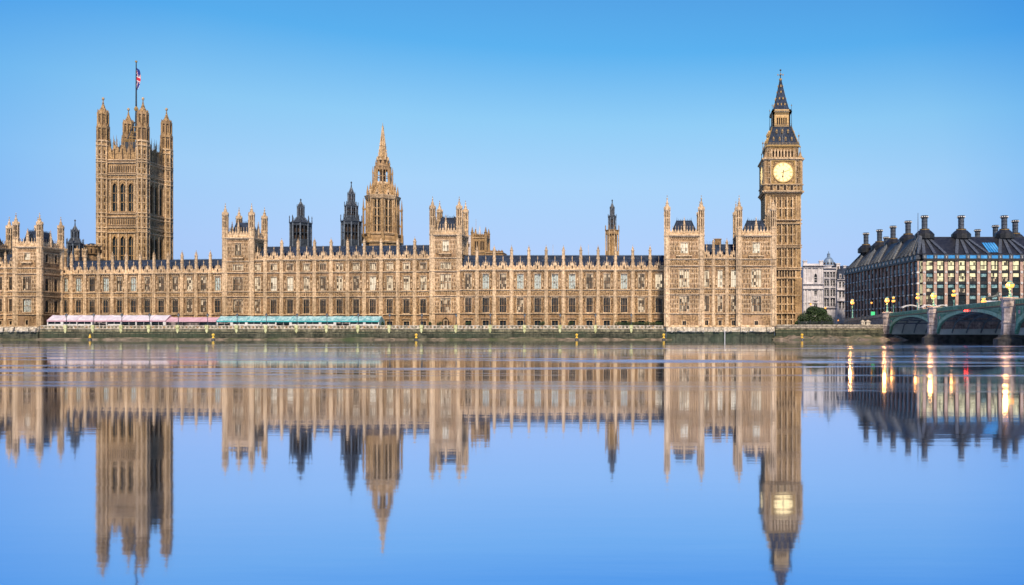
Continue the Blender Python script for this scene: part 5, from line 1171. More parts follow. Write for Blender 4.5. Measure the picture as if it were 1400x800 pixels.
# ------------------------------------------------------------------ the bridge
teal = mat('bridge_green_paint', (.055, .155, .105), (.14, .33, .23), 1.2, .5, bump=.1, contrast=(.3, .65), streak=.25)
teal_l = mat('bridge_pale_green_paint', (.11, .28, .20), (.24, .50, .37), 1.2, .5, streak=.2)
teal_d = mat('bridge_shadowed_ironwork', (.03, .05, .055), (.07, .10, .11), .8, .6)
granite = mat('pier_granite', (.26, .20, .18), (.72, .59, .53), .9, .8, bump=.4, streak=.35, brick=(1.4, .7, .03))
underst = mat('pale_pier_wall', (.55, .62, .60), (.75, .80, .76), .25, .8)
darkst = mat('tide_black_stone', (.015, .014, .013), (.09, .08, .07), .7, .8, bump=.6)
def bridge():
    XS, XN = 70.0, 96.0; PY = [wy(251.8), wy(208.1), wy(162.0), wy(113.5), wy(64.5)]
    topz = lambda y: 8.35 + .75 * math.sin(max(0, min(1, (wy(251.8) - y) / 250)) * math.pi * .8)   # gentle hump of the parapet
    t = thing('road_bridge', 'low green iron arch bridge on granite piers at the right', 'bridge', (XS, PY[0], 0))
    o = lambda y: y - PY[0]
    crown = [6.75, 6.95, 7.2, 7.4]
    def arch_z(i, f): return 1.9 + (crown[i] - 1.9) * math.sqrt(max(0, 1 - (2 * f - 1) ** 2)) ** .9
    hp = [1.5, 1.5, 1.6, 1.6, 1.6]
    N = 28
    for side in (0, 1):
        xf = 0.0 if side == 0 else XN - XS; sg = -1 if side == 0 else 1
        for i in range(4):
            y0 = o(PY[i]) - hp[i]; y1 = o(PY[i + 1]) + hp[i + 1]
            b = MB([teal]); 
            for k in range(N):
                fa, fb = k / N, (k + 1) / N; ya, yb = y0 + (y1 - y0) * fa, y0 + (y1 - y0) * fb; za, zb = arch_z(i, fa), arch_z(i, fb); ca, cb_ = topz(ya + PY[0]) - 1.25, topz(yb + PY[0]) - 1.25
                for x in (xf, xf - sg * .5): b.add([(x, ya, za), (x, yb, zb), (x, yb, cb_), (x, ya, ca)], [(0, 1, 2, 3)])
                b.add([(xf, ya, za), (xf, yb, zb), (xf - sg * .5, yb, zb), (xf - sg * .5, ya, za)], [(0, 1, 2, 3)])
            # raised tracery in the spandrels
            for fs_ in (0, 1):
                for (da, db) in ((.5, 6.2),):
                    ye = y0 if fs_ == 0 else y1; dr = -1 if fs_ == 0 else 1
                    zc = topz(ye + PY[0]) - 1.6; x = xf + sg * .08
                    b.beam((x, ye - dr * 0 + (-.5 if fs_ == 0 else .5), zc), (x, ye + (-7.5 if fs_ == 0 else 7.5), zc), .18, .18, teal_l)
                    b.beam((x, ye + (-.5 if fs_ == 0 else .5), 3.6), (x, ye + (-.5 if fs_ == 0 else .5), zc), .18, .18, teal_l)
                    for rr, off in ((.85, 1.75), (.45, 3.6), (.25, 4.9)):
                        cy, cz = ye + (-off if fs_ == 0 else off), zc - rr - .15
                        for a in range(10): a0, a1 = a * math.pi / 5, (a + 1) * math.pi / 5; b.beam((x, cy + rr * math.cos(a0), cz + rr * math.sin(a0)), (x, cy + rr * math.cos(a1), cz + rr * math.sin(a1)), .14, .14, teal_l, up=(1, 0, 0))
                    if off: b.box(x - .06, x + .06, ye + (-1.75 - .32 if fs_ == 0 else 1.75 - .32), ye + (-1.75 + .32 if fs_ == 0 else 1.75 + .32), zc - 1.35, zc - .65, shield)
            b.build('spandrel', t)
            r = MB([teal_l])
            for k in range(N):
                fa, fb = k / N, (k + 1) / N; pts = []
                for f in (fa, fb): 
                    y = y0 + (y1 - y0) * f; z = arch_z(i, f); th = .75 + .5 * abs(2 * f - 1) ** 2; nx = (2 * f - 1); z2 = min(z + th * (1 - .3 * abs(nx)), topz(y + PY[0]) - 1.3); y2 = y + (y1 - y0) / abs(y1 - y0) * th * .55 * nx
                    y2 = max(min(y0, y2), y1) if y0 > y1 else y2; pts.append(((y, z), (y2, z2)))
                (a_, a2), (c_, c2) = pts; xo = xf + sg * .22; xi = xf - sg * .02
                r.add([(xo, *a_), (xo, *c_), (xo, *c2), (xo, *a2), (xi, *a_), (xi, *c_), (xi, *c2), (xi, *a2)], [(0, 1, 2, 3), (0, 4, 5, 1), (3, 2, 6, 7), (4, 7, 6, 5)])
            r.build('arch_ring', t)
            # cornice and parapet of the span
            p = MB([teal, teal_l, gold, teal_d]); M = 14
            for k in range(M):
                ya, yb = y0 + (y1 - y0) * k / M, y0 + (y1 - y0) * (k + 1) / M; za, zb = topz(ya + PY[0]), topz(yb + PY[0])
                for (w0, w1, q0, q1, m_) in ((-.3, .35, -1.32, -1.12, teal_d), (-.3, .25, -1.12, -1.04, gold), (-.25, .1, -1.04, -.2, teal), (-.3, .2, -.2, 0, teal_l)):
                    xa, xb = xf + sg * w1, xf + sg * w0
                    p.add([(xa, ya, za + q0), (xb, ya, za + q0), (xb, ya, za + q1), (xa, ya, za + q1), (xa, yb, zb + q0), (xb, yb, zb + q0), (xb, yb, zb + q1), (xa, yb, zb + q1)], [(0, 1, 2, 3), (4, 7, 6, 5), (0, 3, 7, 4), (1, 5, 6, 2), (3, 2, 6, 7), (0, 4, 5, 1)], m_)
                nn = 4
                for q in range(nn):
                    y = ya + (yb - ya) * (q + .5) / nn; z = za + (zb - za) * (q + .5) / nn; p.box(xf + sg * .16 - .05, xf + sg * .16 + .05, y - .07, y + .07, z - 1.0, z - .2, teal_l)
            p.build('parapet', t)
    # ribs and deck under each span
    for i in range(4):
        y0 = o(PY[i]) - hp[i]; y1 = o(PY[i + 1]) + hp[i + 1]
        for j in range(1, 7):
            x = (XN - XS) * j / 7; r = MB([ribm])
            for k in range(18):
                fa, fb = k / 18, (k + 1) / 18; r.beam((x, y0 + (y1 - y0) * fa, arch_z(i, fa) + .3), (x, y0 + (y1 - y0) * fb, arch_z(i, fb) + .3), .22, .45)
            r.build('arch_rib', t)
        c = MB([ribm, teal_d])
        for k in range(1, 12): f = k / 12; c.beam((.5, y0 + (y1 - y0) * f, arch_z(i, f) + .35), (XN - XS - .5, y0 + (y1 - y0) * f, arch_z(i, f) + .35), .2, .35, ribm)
        c.build('cross_bracing', t)
    dk = MB([teal_d, paving]); M = 30
    for k in range(M):
        ya, yb = o(PY[0]) + (o(PY[4]) - o(PY[0])) * k / M, o(PY[0]) + (o(PY[4]) - o(PY[0])) * (k + 1) / M; za, zb = topz(ya + PY[0]) - 1.35, topz(yb + PY[0]) - 1.35
        L = XN - XS - .5
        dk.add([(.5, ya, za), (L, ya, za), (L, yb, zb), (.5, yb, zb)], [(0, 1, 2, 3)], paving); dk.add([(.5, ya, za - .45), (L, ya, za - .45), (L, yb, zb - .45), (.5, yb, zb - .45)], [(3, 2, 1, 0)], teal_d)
    dk.build('deck', t)
    for i, y in enumerate(PY):
        oy = o(y); h = hp[i]; zt = topz(y)
        p = MB([granite, underst, darkst, coping]); L = XN - XS
        p.box(0, L, oy - h, oy + h, .8, 7.0 if i == 0 else 3.2, underst)
        if i: p.box(.6, L - .6, oy - h * .8, oy + h * .8, 3.2, 6.6, granite)
        p.box(-1.4, L + 1.4, oy - h * 1.6, oy + h * 1.6, -1.5, 1.15, darkst); p.box(-1.0, L + 1.0, oy - h * 1.35, oy + h * 1.35, 1.15, 1.7, darkst)
        for xe, s_ in ((0, -1), (L, 1)):
            T = Matrix.Translation((xe + s_ * .5, oy, 0)); p.T = T; r = h * .98
            p.rings(0, 0, [(-1.5, r * 2.1), (.9, r * 2.0), (1.3, r * 1.5), (1.8, r * 1.35)], 8, darkst)
            p.rings(0, 0, [(1.7, r * 1.08), (4.0, r * 1.04), (4.1, r * 1.12), (4.35, r * 1.12), (4.5, r), (zt - 1.6, r), (zt - 1.45, r * 1.15), (zt - .9, r * 1.15), (zt - .8, r * 1.03), (zt - .15, r * 1.03), (zt - .1, r * 1.18), (zt + .25, r * 1.18), (zt + .35, r * .9)], 8, granite)
            p.T = Matrix.Identity(4)
        p.build('pier', t)
    # landward abutment wall with its sloping parapet
    a = MB([granite, coping, underst]); L = 62.0; z0 = topz(PY[0])
    a.add([(-.2, 1.5, 0), (.6, 1.5, 0), (.6, L, 0), (-.2, L, 0), (-.2, 1.5, z0 - 1.1), (.6, 1.5, z0 - 1.1), (.6, L, 6.3), (-.2, L, 6.3)], [(0, 3, 7, 4), (0, 4, 5, 1), (4, 7, 6, 5), (1, 5, 6, 2)], granite)
    a.add([(-.5, 1.5, z0 - 1.1), (.7, 1.5, z0 - 1.1), (.7, L, 6.3), (-.5, L, 6.3), (-.5, 1.5, z0 - .75), (.7, 1.5, z0 - .75), (.7, L, 6.6), (-.5, L, 6.6)], [(0, 3, 7, 4), (0, 4, 5, 1), (4, 7, 6, 5), (0, 1, 2, 3)], coping)
    a.add([(-.1, 1.5, z0 - .75), (.3, 1.5, z0 - .75), (.3, L, 6.6), (-.1, L, 6.6), (-.1, 1.5, z0), (.3, 1.5, z0), (.3, L, 7.5), (-.1, L, 7.5)], [(0, 3, 7, 4), (0, 4, 5, 1), (4, 7, 6, 5)], coping)
    a.add([(.6, 1.5, z0 - 1.3), (26, 1.5, z0 - 1.3), (26, 150, GZ + .3), (.6, 150, GZ + .3)], [(0, 1, 2, 3)], paving)
    a.build('abutment', t)
    # pair of red lamps hung over the second span
    for k in (-1, 1):
        yy = o(wy(70 * F / (1325.0 - CX))) + k * .75; n_ = MB([redlamp, iron]); n_.box(-.62, -.5, yy - .22, yy + .22, topz(yy + PY[0]) - 1.75, topz(yy + PY[0]) - 1.3, iron); n_.T = Matrix.Translation((-.66, yy, topz(yy + PY[0]) - 1.53)); n_.rings(0, 0, [(-.22, .08), (-.12, .2), (.12, .2), (.22, .08)], 8, redlamp); n_.T = Matrix.Identity(4); n_.build('signal_lamp', t)
    return topz
shield = mat('painted_shield', (.45, .10, .12), (.62, .55, .62), 2.5, .5)
ribm = mat('rib_grey_green', (.12, .16, .18), (.24, .30, .32), .8, .5)
def emis(name, c, s):
    m = bpy.data.materials.new(name); m.use_nodes = True; q = m.node_tree.nodes['Principled BSDF']; q.inputs['Base Color'].default_value = (.04, .03, .02, 1); q.inputs['Emission Color'].default_value = (*c, 1); q.inputs['Emission Strength'].default_value = s; return m
redlamp = emis('red_signal', (1, .03, .02), 14)
topz = bridge()
river_wall('river wall seen through the bridge arches beyond the first pier', 72.0, 330.0, wy(254), 4.75, open_work=False, zstep=3.1)

lampo = emis('sodium_globe', (1.0, .36, .06), 2.6)
paleteal = mat('lamp_green_paint', (.12, .34, .30), (.22, .50, .44), 2.0, .45)
def bridge_lamp(label, X, Y, z, zg, power=1300, group='triple lanterns on the bridge'):
    """ornate triple lantern; z foot height, zg height of the glowing lanterns"""
    t = thing('bridge_lamp', label, 'street lamp', (X, Y, z), 0, group); H = zg - z
    b = MB([paleteal, gold]); b.rings(0, 0, [(0, .45), (.35, .45), (.45, .26), (H * .3, .2), (H * .32, .32), (H * .36, .18), (H * .62, .12), (H * .64, .24), (H * .68, .1)], 8)
    for k in (-1, 1): 
        b.beam((0, 0, H * .62), (0, k * .5, H * .58), .1); b.beam((0, k * .5, H * .58), (0, k * .8, H * .72), .1)
    b.build('post', t)
    for (yy, zz) in ((0, H), (-.8, H * .86), (.8, H * .86)):
        l = MB([lampo, paleteal]); l.rings(0, 0, [(-.42, .22), (-.2, .42), (.25, .48)], 8, lampo); l.rings(0, 0, [(.24, .52), (.4, .38), (.55, .08), (.75, .04)], 8, paleteal)
        for k in range(4): a = k * math.pi / 2 + .4; l.beam((.17 * math.cos(a), .17 * math.sin(a), -.4), (.37 * math.cos(a), .37 * math.sin(a), .25), .05, .05, paleteal)
        lo_ = l.build('lantern', t, (0, yy, zz)); lo_.scale = (1.1, 1.1, 1.05)
    ld = bpy.data.lights.new('lamp_light', 'POINT'); ld.energy = power; ld.color = (1, .42, .12); ld.shadow_soft_size = .45
    lo = bpy.data.objects.new('lamp_light', ld); COL.objects.link(lo); lo.parent = t; lo.location = (-.9, 0, H * .9)
for x, y, lab, lx in ((1213, 409, 'triple lantern on the bridge pier nearest the embankment', 69.5), (1279.5, 402.5, 'triple lantern on the second bridge pier from the embankment', 69.5), (1382, 388, 'tall triple lantern on the large bridge pier near the right edge', 69.5)):
    d = {1213: 251.8, 1279.5: 208.1, 1382: 162.0}[x]; bridge_lamp(lab, lx, wy(d), topz(wy(d)) + .3, wz(y, d))
bridge_lamp('lantern on the parapet of the bridge approach, beside the white buildings', 70.3, wy(302), 7.6, wz(411, 302))
for x, y, d, lab in ((1345, 409, 236, 'lantern on the far side of the bridge, left of the horse statue'), (1221.5, 407, 330, 'small far lantern just right of the first pier lamp'), (1304, 398, 268, 'single lamp globe against the columned office building'), (1254.5, 402, 300, 'far lantern in front of the glazed corner of the office building')):
    bridge_lamp(lab, wx(x, d), wy(d), 6.5, wz(y, d), 250, 'lanterns on the far side of the bridge')
def street_lamp(label, x, y, d, s=1.0, power=200):
    t = thing('street_lamp', label, 'street lamp', (wx(x, d), wy(d), GZ), 0, 'street lamps on the embankment'); H = wz(y, d) - GZ
    b = MB([iron]); b.rings(0, 0, [(0, .2), (.6, .18), (.7, .09), (H - .5, .07)], 8); b.build('post', t)
    g = MB([lampo, iron]); g.rings(0, 0, [(H - .5 * s, .18 * s), (H - .1, .42 * s), (H + .3 * s, .42 * s)], 8, lampo); g.rings(0, 0, [(H + .3 * s, .45 * s), (H + .6 * s, .1)], 8, iron); g.build('lantern', t)
for x, y, d, lab in ((1108.5, 416, 300, 'street lamp glowing above the left part of the bush'), (1128.5, 421, 300, 'street lamp glowing at the right shoulder of the bush'), (1191.5, 414, 310, 'street lamp between the approach lantern and the first pier lamp'), (1146, 438, 285, 'low orange lamp behind the black railings')):
    street_lamp(lab, x, y, d, .8 if y < 430 else .6)

# ------------------------------------------------------------------ columned office building
bronze = mat('dark_bronze', (.006, .007, .010), (.028, .030, .038), .7, .45, bump=.3)
bronze_l = mat('bronze_ribbing', (.035, .045, .068), (.14, .165, .215), 2.5, .45, brick=(2.0, .9, .08))
pinkst = mat('pink_sandstone', (.34, .21, .18), (.62, .44, .37), .9, .8, bump=.3, streak=.2)
boss = mat('white_boss', (.6, .6, .62), (.8, .8, .82), 2.0, .5)
def office():
    c0 = Vector((wx(1258, 330), wy(330))); c1 = Vector((wx(1157, 412), wy(412))); XR = wx(1470, 330); Zf = lambda y: wz(y, 330) - GZ
    t = thing('office_building', 'large dark office block with pink columns, lit windows and bronze chimneys', 'building', (c0.x, c0.y, GZ))
    W = XR - c0.x; sv = c1 - c0; SL = sv.length; sang = math.atan2(sv.y, sv.x)
    ze = Zf(355.4); fl = [Zf(y) for y in (418, 402.4, 387.2, 372.2)] ; z_g = Zf(432)
    b = MB([bronze]); P = [(0, 0), (W, 0), (W, SL), (sv.x, sv.y)]
    ins = .55
    b.add([(x_ + ox, y_ + oy, z) for z in (0, ze) for (x_, y_), (ox, oy) in zip(P, ((ins, ins), (0, ins), (0, 0), (ins, 0)))], [(0, 1, 5, 4), (1, 2, 6, 5), (2, 3, 7, 6), (3, 0, 4, 7), (4, 5, 6, 7)])
    b.build('core', t)
    # one bay of columns and windows, along each street face
    ch = 1.6
    faces = [(Matrix.Translation((ch, 0, 0)), W - ch, 'front'), (Matrix.Translation((sv.x, sv.y, 0)) @ Matrix.Rotation(sang + math.pi, 4, 'Z'), SL - ch, 'side')]
    rnd = random.Random(11)
    colm = MB([pinkst, boss]); 
    colm.box(-.62, .62, -.55, .3, 0, ze - .3)
    for i_, z in enumerate(fl): colm.T = Matrix.Translation((0, -.58, z)) @ Matrix.Rotation(math.pi / 2, 4, 'X'); colm.rings(0, 0, [(-.1, .55), (.22, .48)], 10, boss); colm.rings(0, 0, [(.2, .2), (.26, .18)], 8, bronze); colm.T = Matrix.Identity(4)
    cme = colm.mesh('column'); cms = MB([pinkst, boss]); cms.box(-.45, .45, -.6, .3, 0, ze - .3)
    for z in fl: cms.box(-.5, .5, -.95, .3, z - .35, z + .35, boss)
    cmside = cms.mesh('column')
    def win_mesh(w_, h, lit, low):
        m = MB([bronze, lit, low]); m.box(-w_ / 2, w_ / 2, 0, .3, 0, h); m.box(-w_ / 2 + .42, w_ / 2 - .42, -.06, 0, h * .57, h * .90, lit); m.box(-w_ / 2 + .42, w_ / 2 - .42, -.06, 0, h * .16, h * .52, low)
        m.box(-w_ / 2, w_ / 2, -.3, 0, h * .53, h * .57, bronze); m.box(-w_ / 2, w_ / 2, -.55, 0, -.35, .05, bronze); return m
    levels = [(z_g, fl[0]), (fl[0], fl[1]), (fl[1], fl[2]), (fl[2], fl[3]), (fl[3], ze)]
    front_pat = [('d', 'd'), ('t', 'y'), ('t', 'd'), ('y', 'm'), ('y', 'y')]
    GM = {'d': glassd, 't': glasst, 'y': glassy, 'm': glassm, 'n': bronze}; wc = {}; used = 0; extra = []
    for T, L, kind in faces:
        n = round(L / 4.42) if kind == 'front' else 20; s = L / n
        for i in range(n + 1):
            o = place('column', cme if kind == 'front' else cmside, t); o.matrix_local = T @ Matrix.Translation((i * s, 0, 0))
        order = range(n) if kind == 'front' else range(n - 1, -1, -1)
        for i in order:
            for li, (za, zb) in enumerate(levels):
                h = zb - za - .1
                if kind == 'front':
                    a, c = front_pat[li]
                    if li == 3: a = 'y' if rnd.random() < .75 else 't'; c = rnd.choice('mydm')
                    if li == 2: a = 't'; c = 'd' if rnd.random() < .85 else 'm'
                    if li == 1: a, c = ('y', 'm') if i in (0,) else (rnd.choice('tttd'), 'd')
                    if li == 0: a, c = rnd.choice((('d', 'd'), ('y', 'd'), ('d', 'd')))
                else: a = rnd.choice('tddt' if li > 2 else 'ddtd'); c = rnd.choice('ddddt') if li < 4 else rnd.choice('tdt')
                if used < 99 and not (kind == 'side' and li == 0):
                    k_ = (kind, li, a, c)
                    if k_ not in wc: wc[k_] = win_mesh(s - 1.3 if kind == 'front' else s - .9, h, GM[a], GM[c]).mesh('window')
                    o = place('window', wc[k_], t); o.matrix_local = T @ Matrix.Translation(((i + .5) * s, .02, za + .05)); used += 1
                else: extra.append((T, (i + .5) * s, za + .05, s - (1.3 if kind == 'front' else .9), h, GM[a], GM[c]))
        # shop front base and eaves
        e_ = MB([bronze, bronze_l, glasst, glassb]); e_.T = T
        e_.box(-.5, L + .5, -1.1, .6, ze - .35, ze + .5)
        for i in range(n): e_.box((i + .18) * s, (i + .82) * s, -.6, .3, ze + .5, ze + 2.0, glasss if kind == 'front' else glasst); 
        for i in range(n + 1): e_.box(i * s - .8, i * s + .8, -1.0, .5, ze + .5, ze + 2.1, bronze_l); e_.box(i * s - .09, i * s + .09, -1.08, -1.0, ze + .6, ze + 1.6, boss)
        e_.box(-.4, L, -.8, 1.2, ze + 2.0, ze + 2.3, bronze)
        e_.T = Matrix.Identity(4); e_.build('eaves', t)
    if extra:
        m = MB([bronze]); 
        for T, u, z, w_, h, l1, l2 in extra:
            m.T = T @ Matrix.Translation((u, .02, z)); m.box(-w_ / 2, w_ / 2, 0, .3, 0, h); m.box(-w_ / 2 + .42, w_ / 2 - .42, -.06, 0, h * .57, h * .90, l1); m.box(-w_ / 2 + .42, w_ / 2 - .42, -.06, 0, h * .16, h * .52, l2); m.box(-w_ / 2, w_ / 2, -.55, 0, -.35, .05, bronze)
        o = m.build('window', t); o['kind'] = 'stuff'
    # glazed corner
    g = MB([bronze, glassy, glasst]); q = Vector((ch, 0)); q2 = sv.normalized() * ch
    for li, (za, zb) in enumerate(levels):
        for f0, f1, m_ in ((.08, .36, glasst), (.4, .62, glassy if li > 0 else glassd), (.66, .95, glassy)):
            a = q2.lerp(q, f0); c = q2.lerp(q, f1); off = Vector((-.12, -.12)); a, c = a + off, c + off
            g.add([(a.x, a.y, za + .3), (c.x, c.y, za + .3), (c.x, c.y, zb - .5), (a.x, a.y, zb - .5)], [(0, 1, 2, 3)], m_)
    g.add([(q2.x, q2.y, 0), (q.x, q.y, 0), (q.x, q.y, ze), (q2.x, q2.y, ze)], [(0, 1, 2, 3)], bronze); g.build('glazed_corner', t)
    # roof
    zr = wz(324, 344) - GZ; zs = ze + 2.2
    R0 = Vector((wx(1256, 344) - c0.x, 14.0)); R1 = Vector((wx(1180, 405) - c0.x + .5, wy(405) - c0.y)); R2 = Vector((W - 12, 14.0)); R3 = Vector((W - 12, SL - 10))
    r = MB([bronze, bronze_l, glasss]); E = [(0, 0), (W, 0), (W, SL), (sv.x, sv.y)]; I = [R0, R2, R3, R1]
    r.add([(x_, y_, zs) for x_, y_ in E] + [(v.x, v.y, zr) for v in I], [(0, 1, 5, 4), (1, 2, 6, 5), (2, 3, 7, 6), (3, 0, 4, 7), (4, 5, 6, 7)])
    r.box(R0.x, R2.x, 13.9, 14.4, zr - 3.4, zr + .05, bronze_l)
    fc = [wx(x, 344) - c0.x for x in (1264, 1314, 1373, 1432)]; 
    def ribto(px, py, pz, qx, qy, qz, n_): 
        nv = Vector(n_).normalized() * .22; r.beam((px + nv.x, py + nv.y, pz + nv.z), (qx + nv.x, qy + nv.y, qz + nv.z), 1.25, .5, bronze_l, up=n_); 
    n = round((W - ch) / 4.42); s = (W - ch) / n; nf = (0, -(zr - zs), 14.0)
    for i in range(n + 1):
        x = ch + i * s; near = min(fc, key=lambda c: abs(c - x)); off = (x - near)
        ribto(x, .1, zs + .1, near + max(-3.2, min(3.2, off * .22)), 13.8, zr - .1, nf)
    sc = [(wx(x, d) - c0.x, wy(d) - c0.y) for x, d in ((1241.5, 360), (1221, 377), (1202.5, 390.6), (1184, 403))]
    T = faces[1][0]; s2 = (SL - ch) / 20; sn = Vector((-(zr - zs), 0, 9.0))
    for i in range(21):
        p = T @ Vector((i * s2, 0, zs)); cands = [(fc[0], 14.0)] + sc; near = min(cands, key=lambda c: abs(c[1] - p.y - 0)); off = p.y - near[1]
        base_p = R0.lerp(R1, max(0, min(1, (near[1] - R0.y) / (R1.y - R0.y)))) if near in sc else R0
        ribto(p.x + .1, p.y, zs + .1, base_p.x, base_p.y + max(-3, min(3, off * .3)), zr - .1, tuple(sn))
    for i, (u, f0, f1) in enumerate(((.30, .35, .6), (.55, .35, .62), (.80, .35, .6))):      # blue skylights on the street slope
        for k in range(1):
            A = T @ Vector(((1 - u) * SL, 0, zs)); B = R0.lerp(R1, u - .02); a0 = Vector((A.x, A.y, zs)).lerp(Vector((B.x, B.y, zr)), f0); a1 = Vector((A.x, A.y, zs)).lerp(Vector((B.x, B.y, zr)), f1); o1 = Vector((-.35, 0, .3)); dy = Vector((0, 2.4, 0))
            r.add([tuple(a0 + o1), tuple(a0 + o1 + dy), tuple(a1 + o1 + dy), tuple(a1 + o1)], [(0, 1, 2, 3)], glasss)
    x0, x1 = wx(1343, 338) - c0.x, wx(1361, 338) - c0.x                                      # large skylight in the front slope
    for k in range(5):
        xa, xb = x0 + (x1 - x0) * k / 5 + .12, x0 + (x1 - x0) * (k + 1) / 5 - .12; za, zb = zs + (zr - zs) * .12, zs + (zr - zs) * .66
        r.add([(xa, 14 * .12 - .35, za), (xb, 14 * .12 - .35, za), (xb, 14 * .66 - .35, zb), (xa, 14 * .66 - .35, zb)], [(0, 1, 2, 3)], glasss)
    r.build('roof', t)
    zt = wz(295, 344) - GZ
    def chim(x, y, foot=True):
        c = MB([bronze, bronze_l, boss, gold]); 
        if foot: c.rings(0, 0, [(zr - 1, 4.1), (zr + 1.1, 4.1), (zr + 2.6, 2.6), (zr + 2.6, 2.1), (zr + 3.4, 2.0), (zr + 3.5, 1.5)], 12); c.rings(0, 0, [(zr + 2.9, 2.15), (zr + 3.1, 2.15)], 12, gold)
        else: c.rings(0, 0, [(zr - 1, 1.6), (zr + 3, 1.5)], 12)
        c.rings(0, 0, [(zr + 3, 1.22), (zt - .9, 1.22)], 12, bronze_l); c.rings(0, 0, [(zt - 1.2, 1.25), (zt - 1.1, 1.5), (zt, 1.5), (zt, 1.1), (zt - .1, 1.1)], 12)
        for k in range(10): a = k * math.pi / 5; c.box(1.5 * math.cos(a) - .22, 1.5 * math.cos(a) + .22, 1.5 * math.sin(a) - .22, 1.5 * math.sin(a) + .22, zt - .75, zt - .35, boss)
        for z in (zr + 5, zr + 6.6): c.rings(0, 0, [(z, 1.3), (z + .15, 1.3)], 12)
        c.build('chimney', t, (x, y, 0))
    for x in fc: chim(x, 14)
    for x, y in sc: chim(x, y)
    for x, d in ((1336.5, 390), (1361, 374.6), (1388, 357.6), (1211.5, 420)): chim(wx(x, d) - c0.x, wy(d) - c0.y, x == 1388)
    m = MB([bronze_l]); m.rings(0, 0, [(zs, .22), (wz(292, 336) - GZ, .10)], 8); m.build('mast', t, (wx(1253.5, 336) - c0.x, 4.5, 0))
    return t
office()

# ------------------------------------------------------------------ white buildings between clock tower and office
def white_tower():
    d = 400; X0 = wx(1098, d); W = wx(1125.5, d) - X0; Z = lambda y: wz(y, d) - GZ
    t = thing('white_tower_building', 'white stone corner tower with arched window, right of the clock tower', 'building', (X0, wy(d), GZ)); b = MB([whitest, recess]); Dp = 12
    pierced_face(b, Matrix.Identity(4), W, [W * .62], [(Z(421), Z(412), 1.5), (Z(403), Z(397.5), 1.2), (Z(386), Z(373.5), 1.7)], 0, Z(364)); b.box(0, W, .5, Dp, 0, Z(364))
    for y, p in ((388.5, .5), (395, .6), (363.5, .9), (414, .3), (366, .4)): string(b, -p * .4, W + p * .4, Z(y), .6, p)
    for u in (.6, 2.0, W - 2.4, W - .6, W * .62 - 2.0, W * .62 + 2.0): b.box(u - .35, u + .35, -.4, 0, Z(443), Z(396), None); b.box(u - .3, u + .3, -.35, 0, Z(388), Z(366), None)
    for i in range(5):
        cc = (i + .5) * W / 5
        if i in (0, 4): b.box(cc - .9, cc + .9, -.4, 1.5, Z(363.5), Z(358)); b.box(cc - 1.1, cc + 1.1, -.6, 1.7, Z(358), Z(357)); [b.rings(cc + q, .4, [(Z(357), .35), (Z(355.5), .35)], 8) for q in (-.7, .7)]
        else: b.box(cc - 1, cc + 1, -.1, .3, Z(363.5), Z(360.5))
    b.tri([(W * .62 - 1.6, Z(411)), (W * .62 + 1.6, Z(411)), (W * .62, Z(406.5))], -.5, 0); 
    b.build('wall', t)
    for y0, y1, w_ in ((421, 412, 1.5), (403, 397.5, 1.2)): window(t, (W * .62, 0, Z(y0)), w_, Z(y1) - Z(y0) - .1, 2, glassd, 1, False, framem=whitest)
    arch_window(t, (W * .62, 0, Z(386)), 1.7, Z(373.5) - Z(386), 1, glassd, 0, whitest)
white_tower()
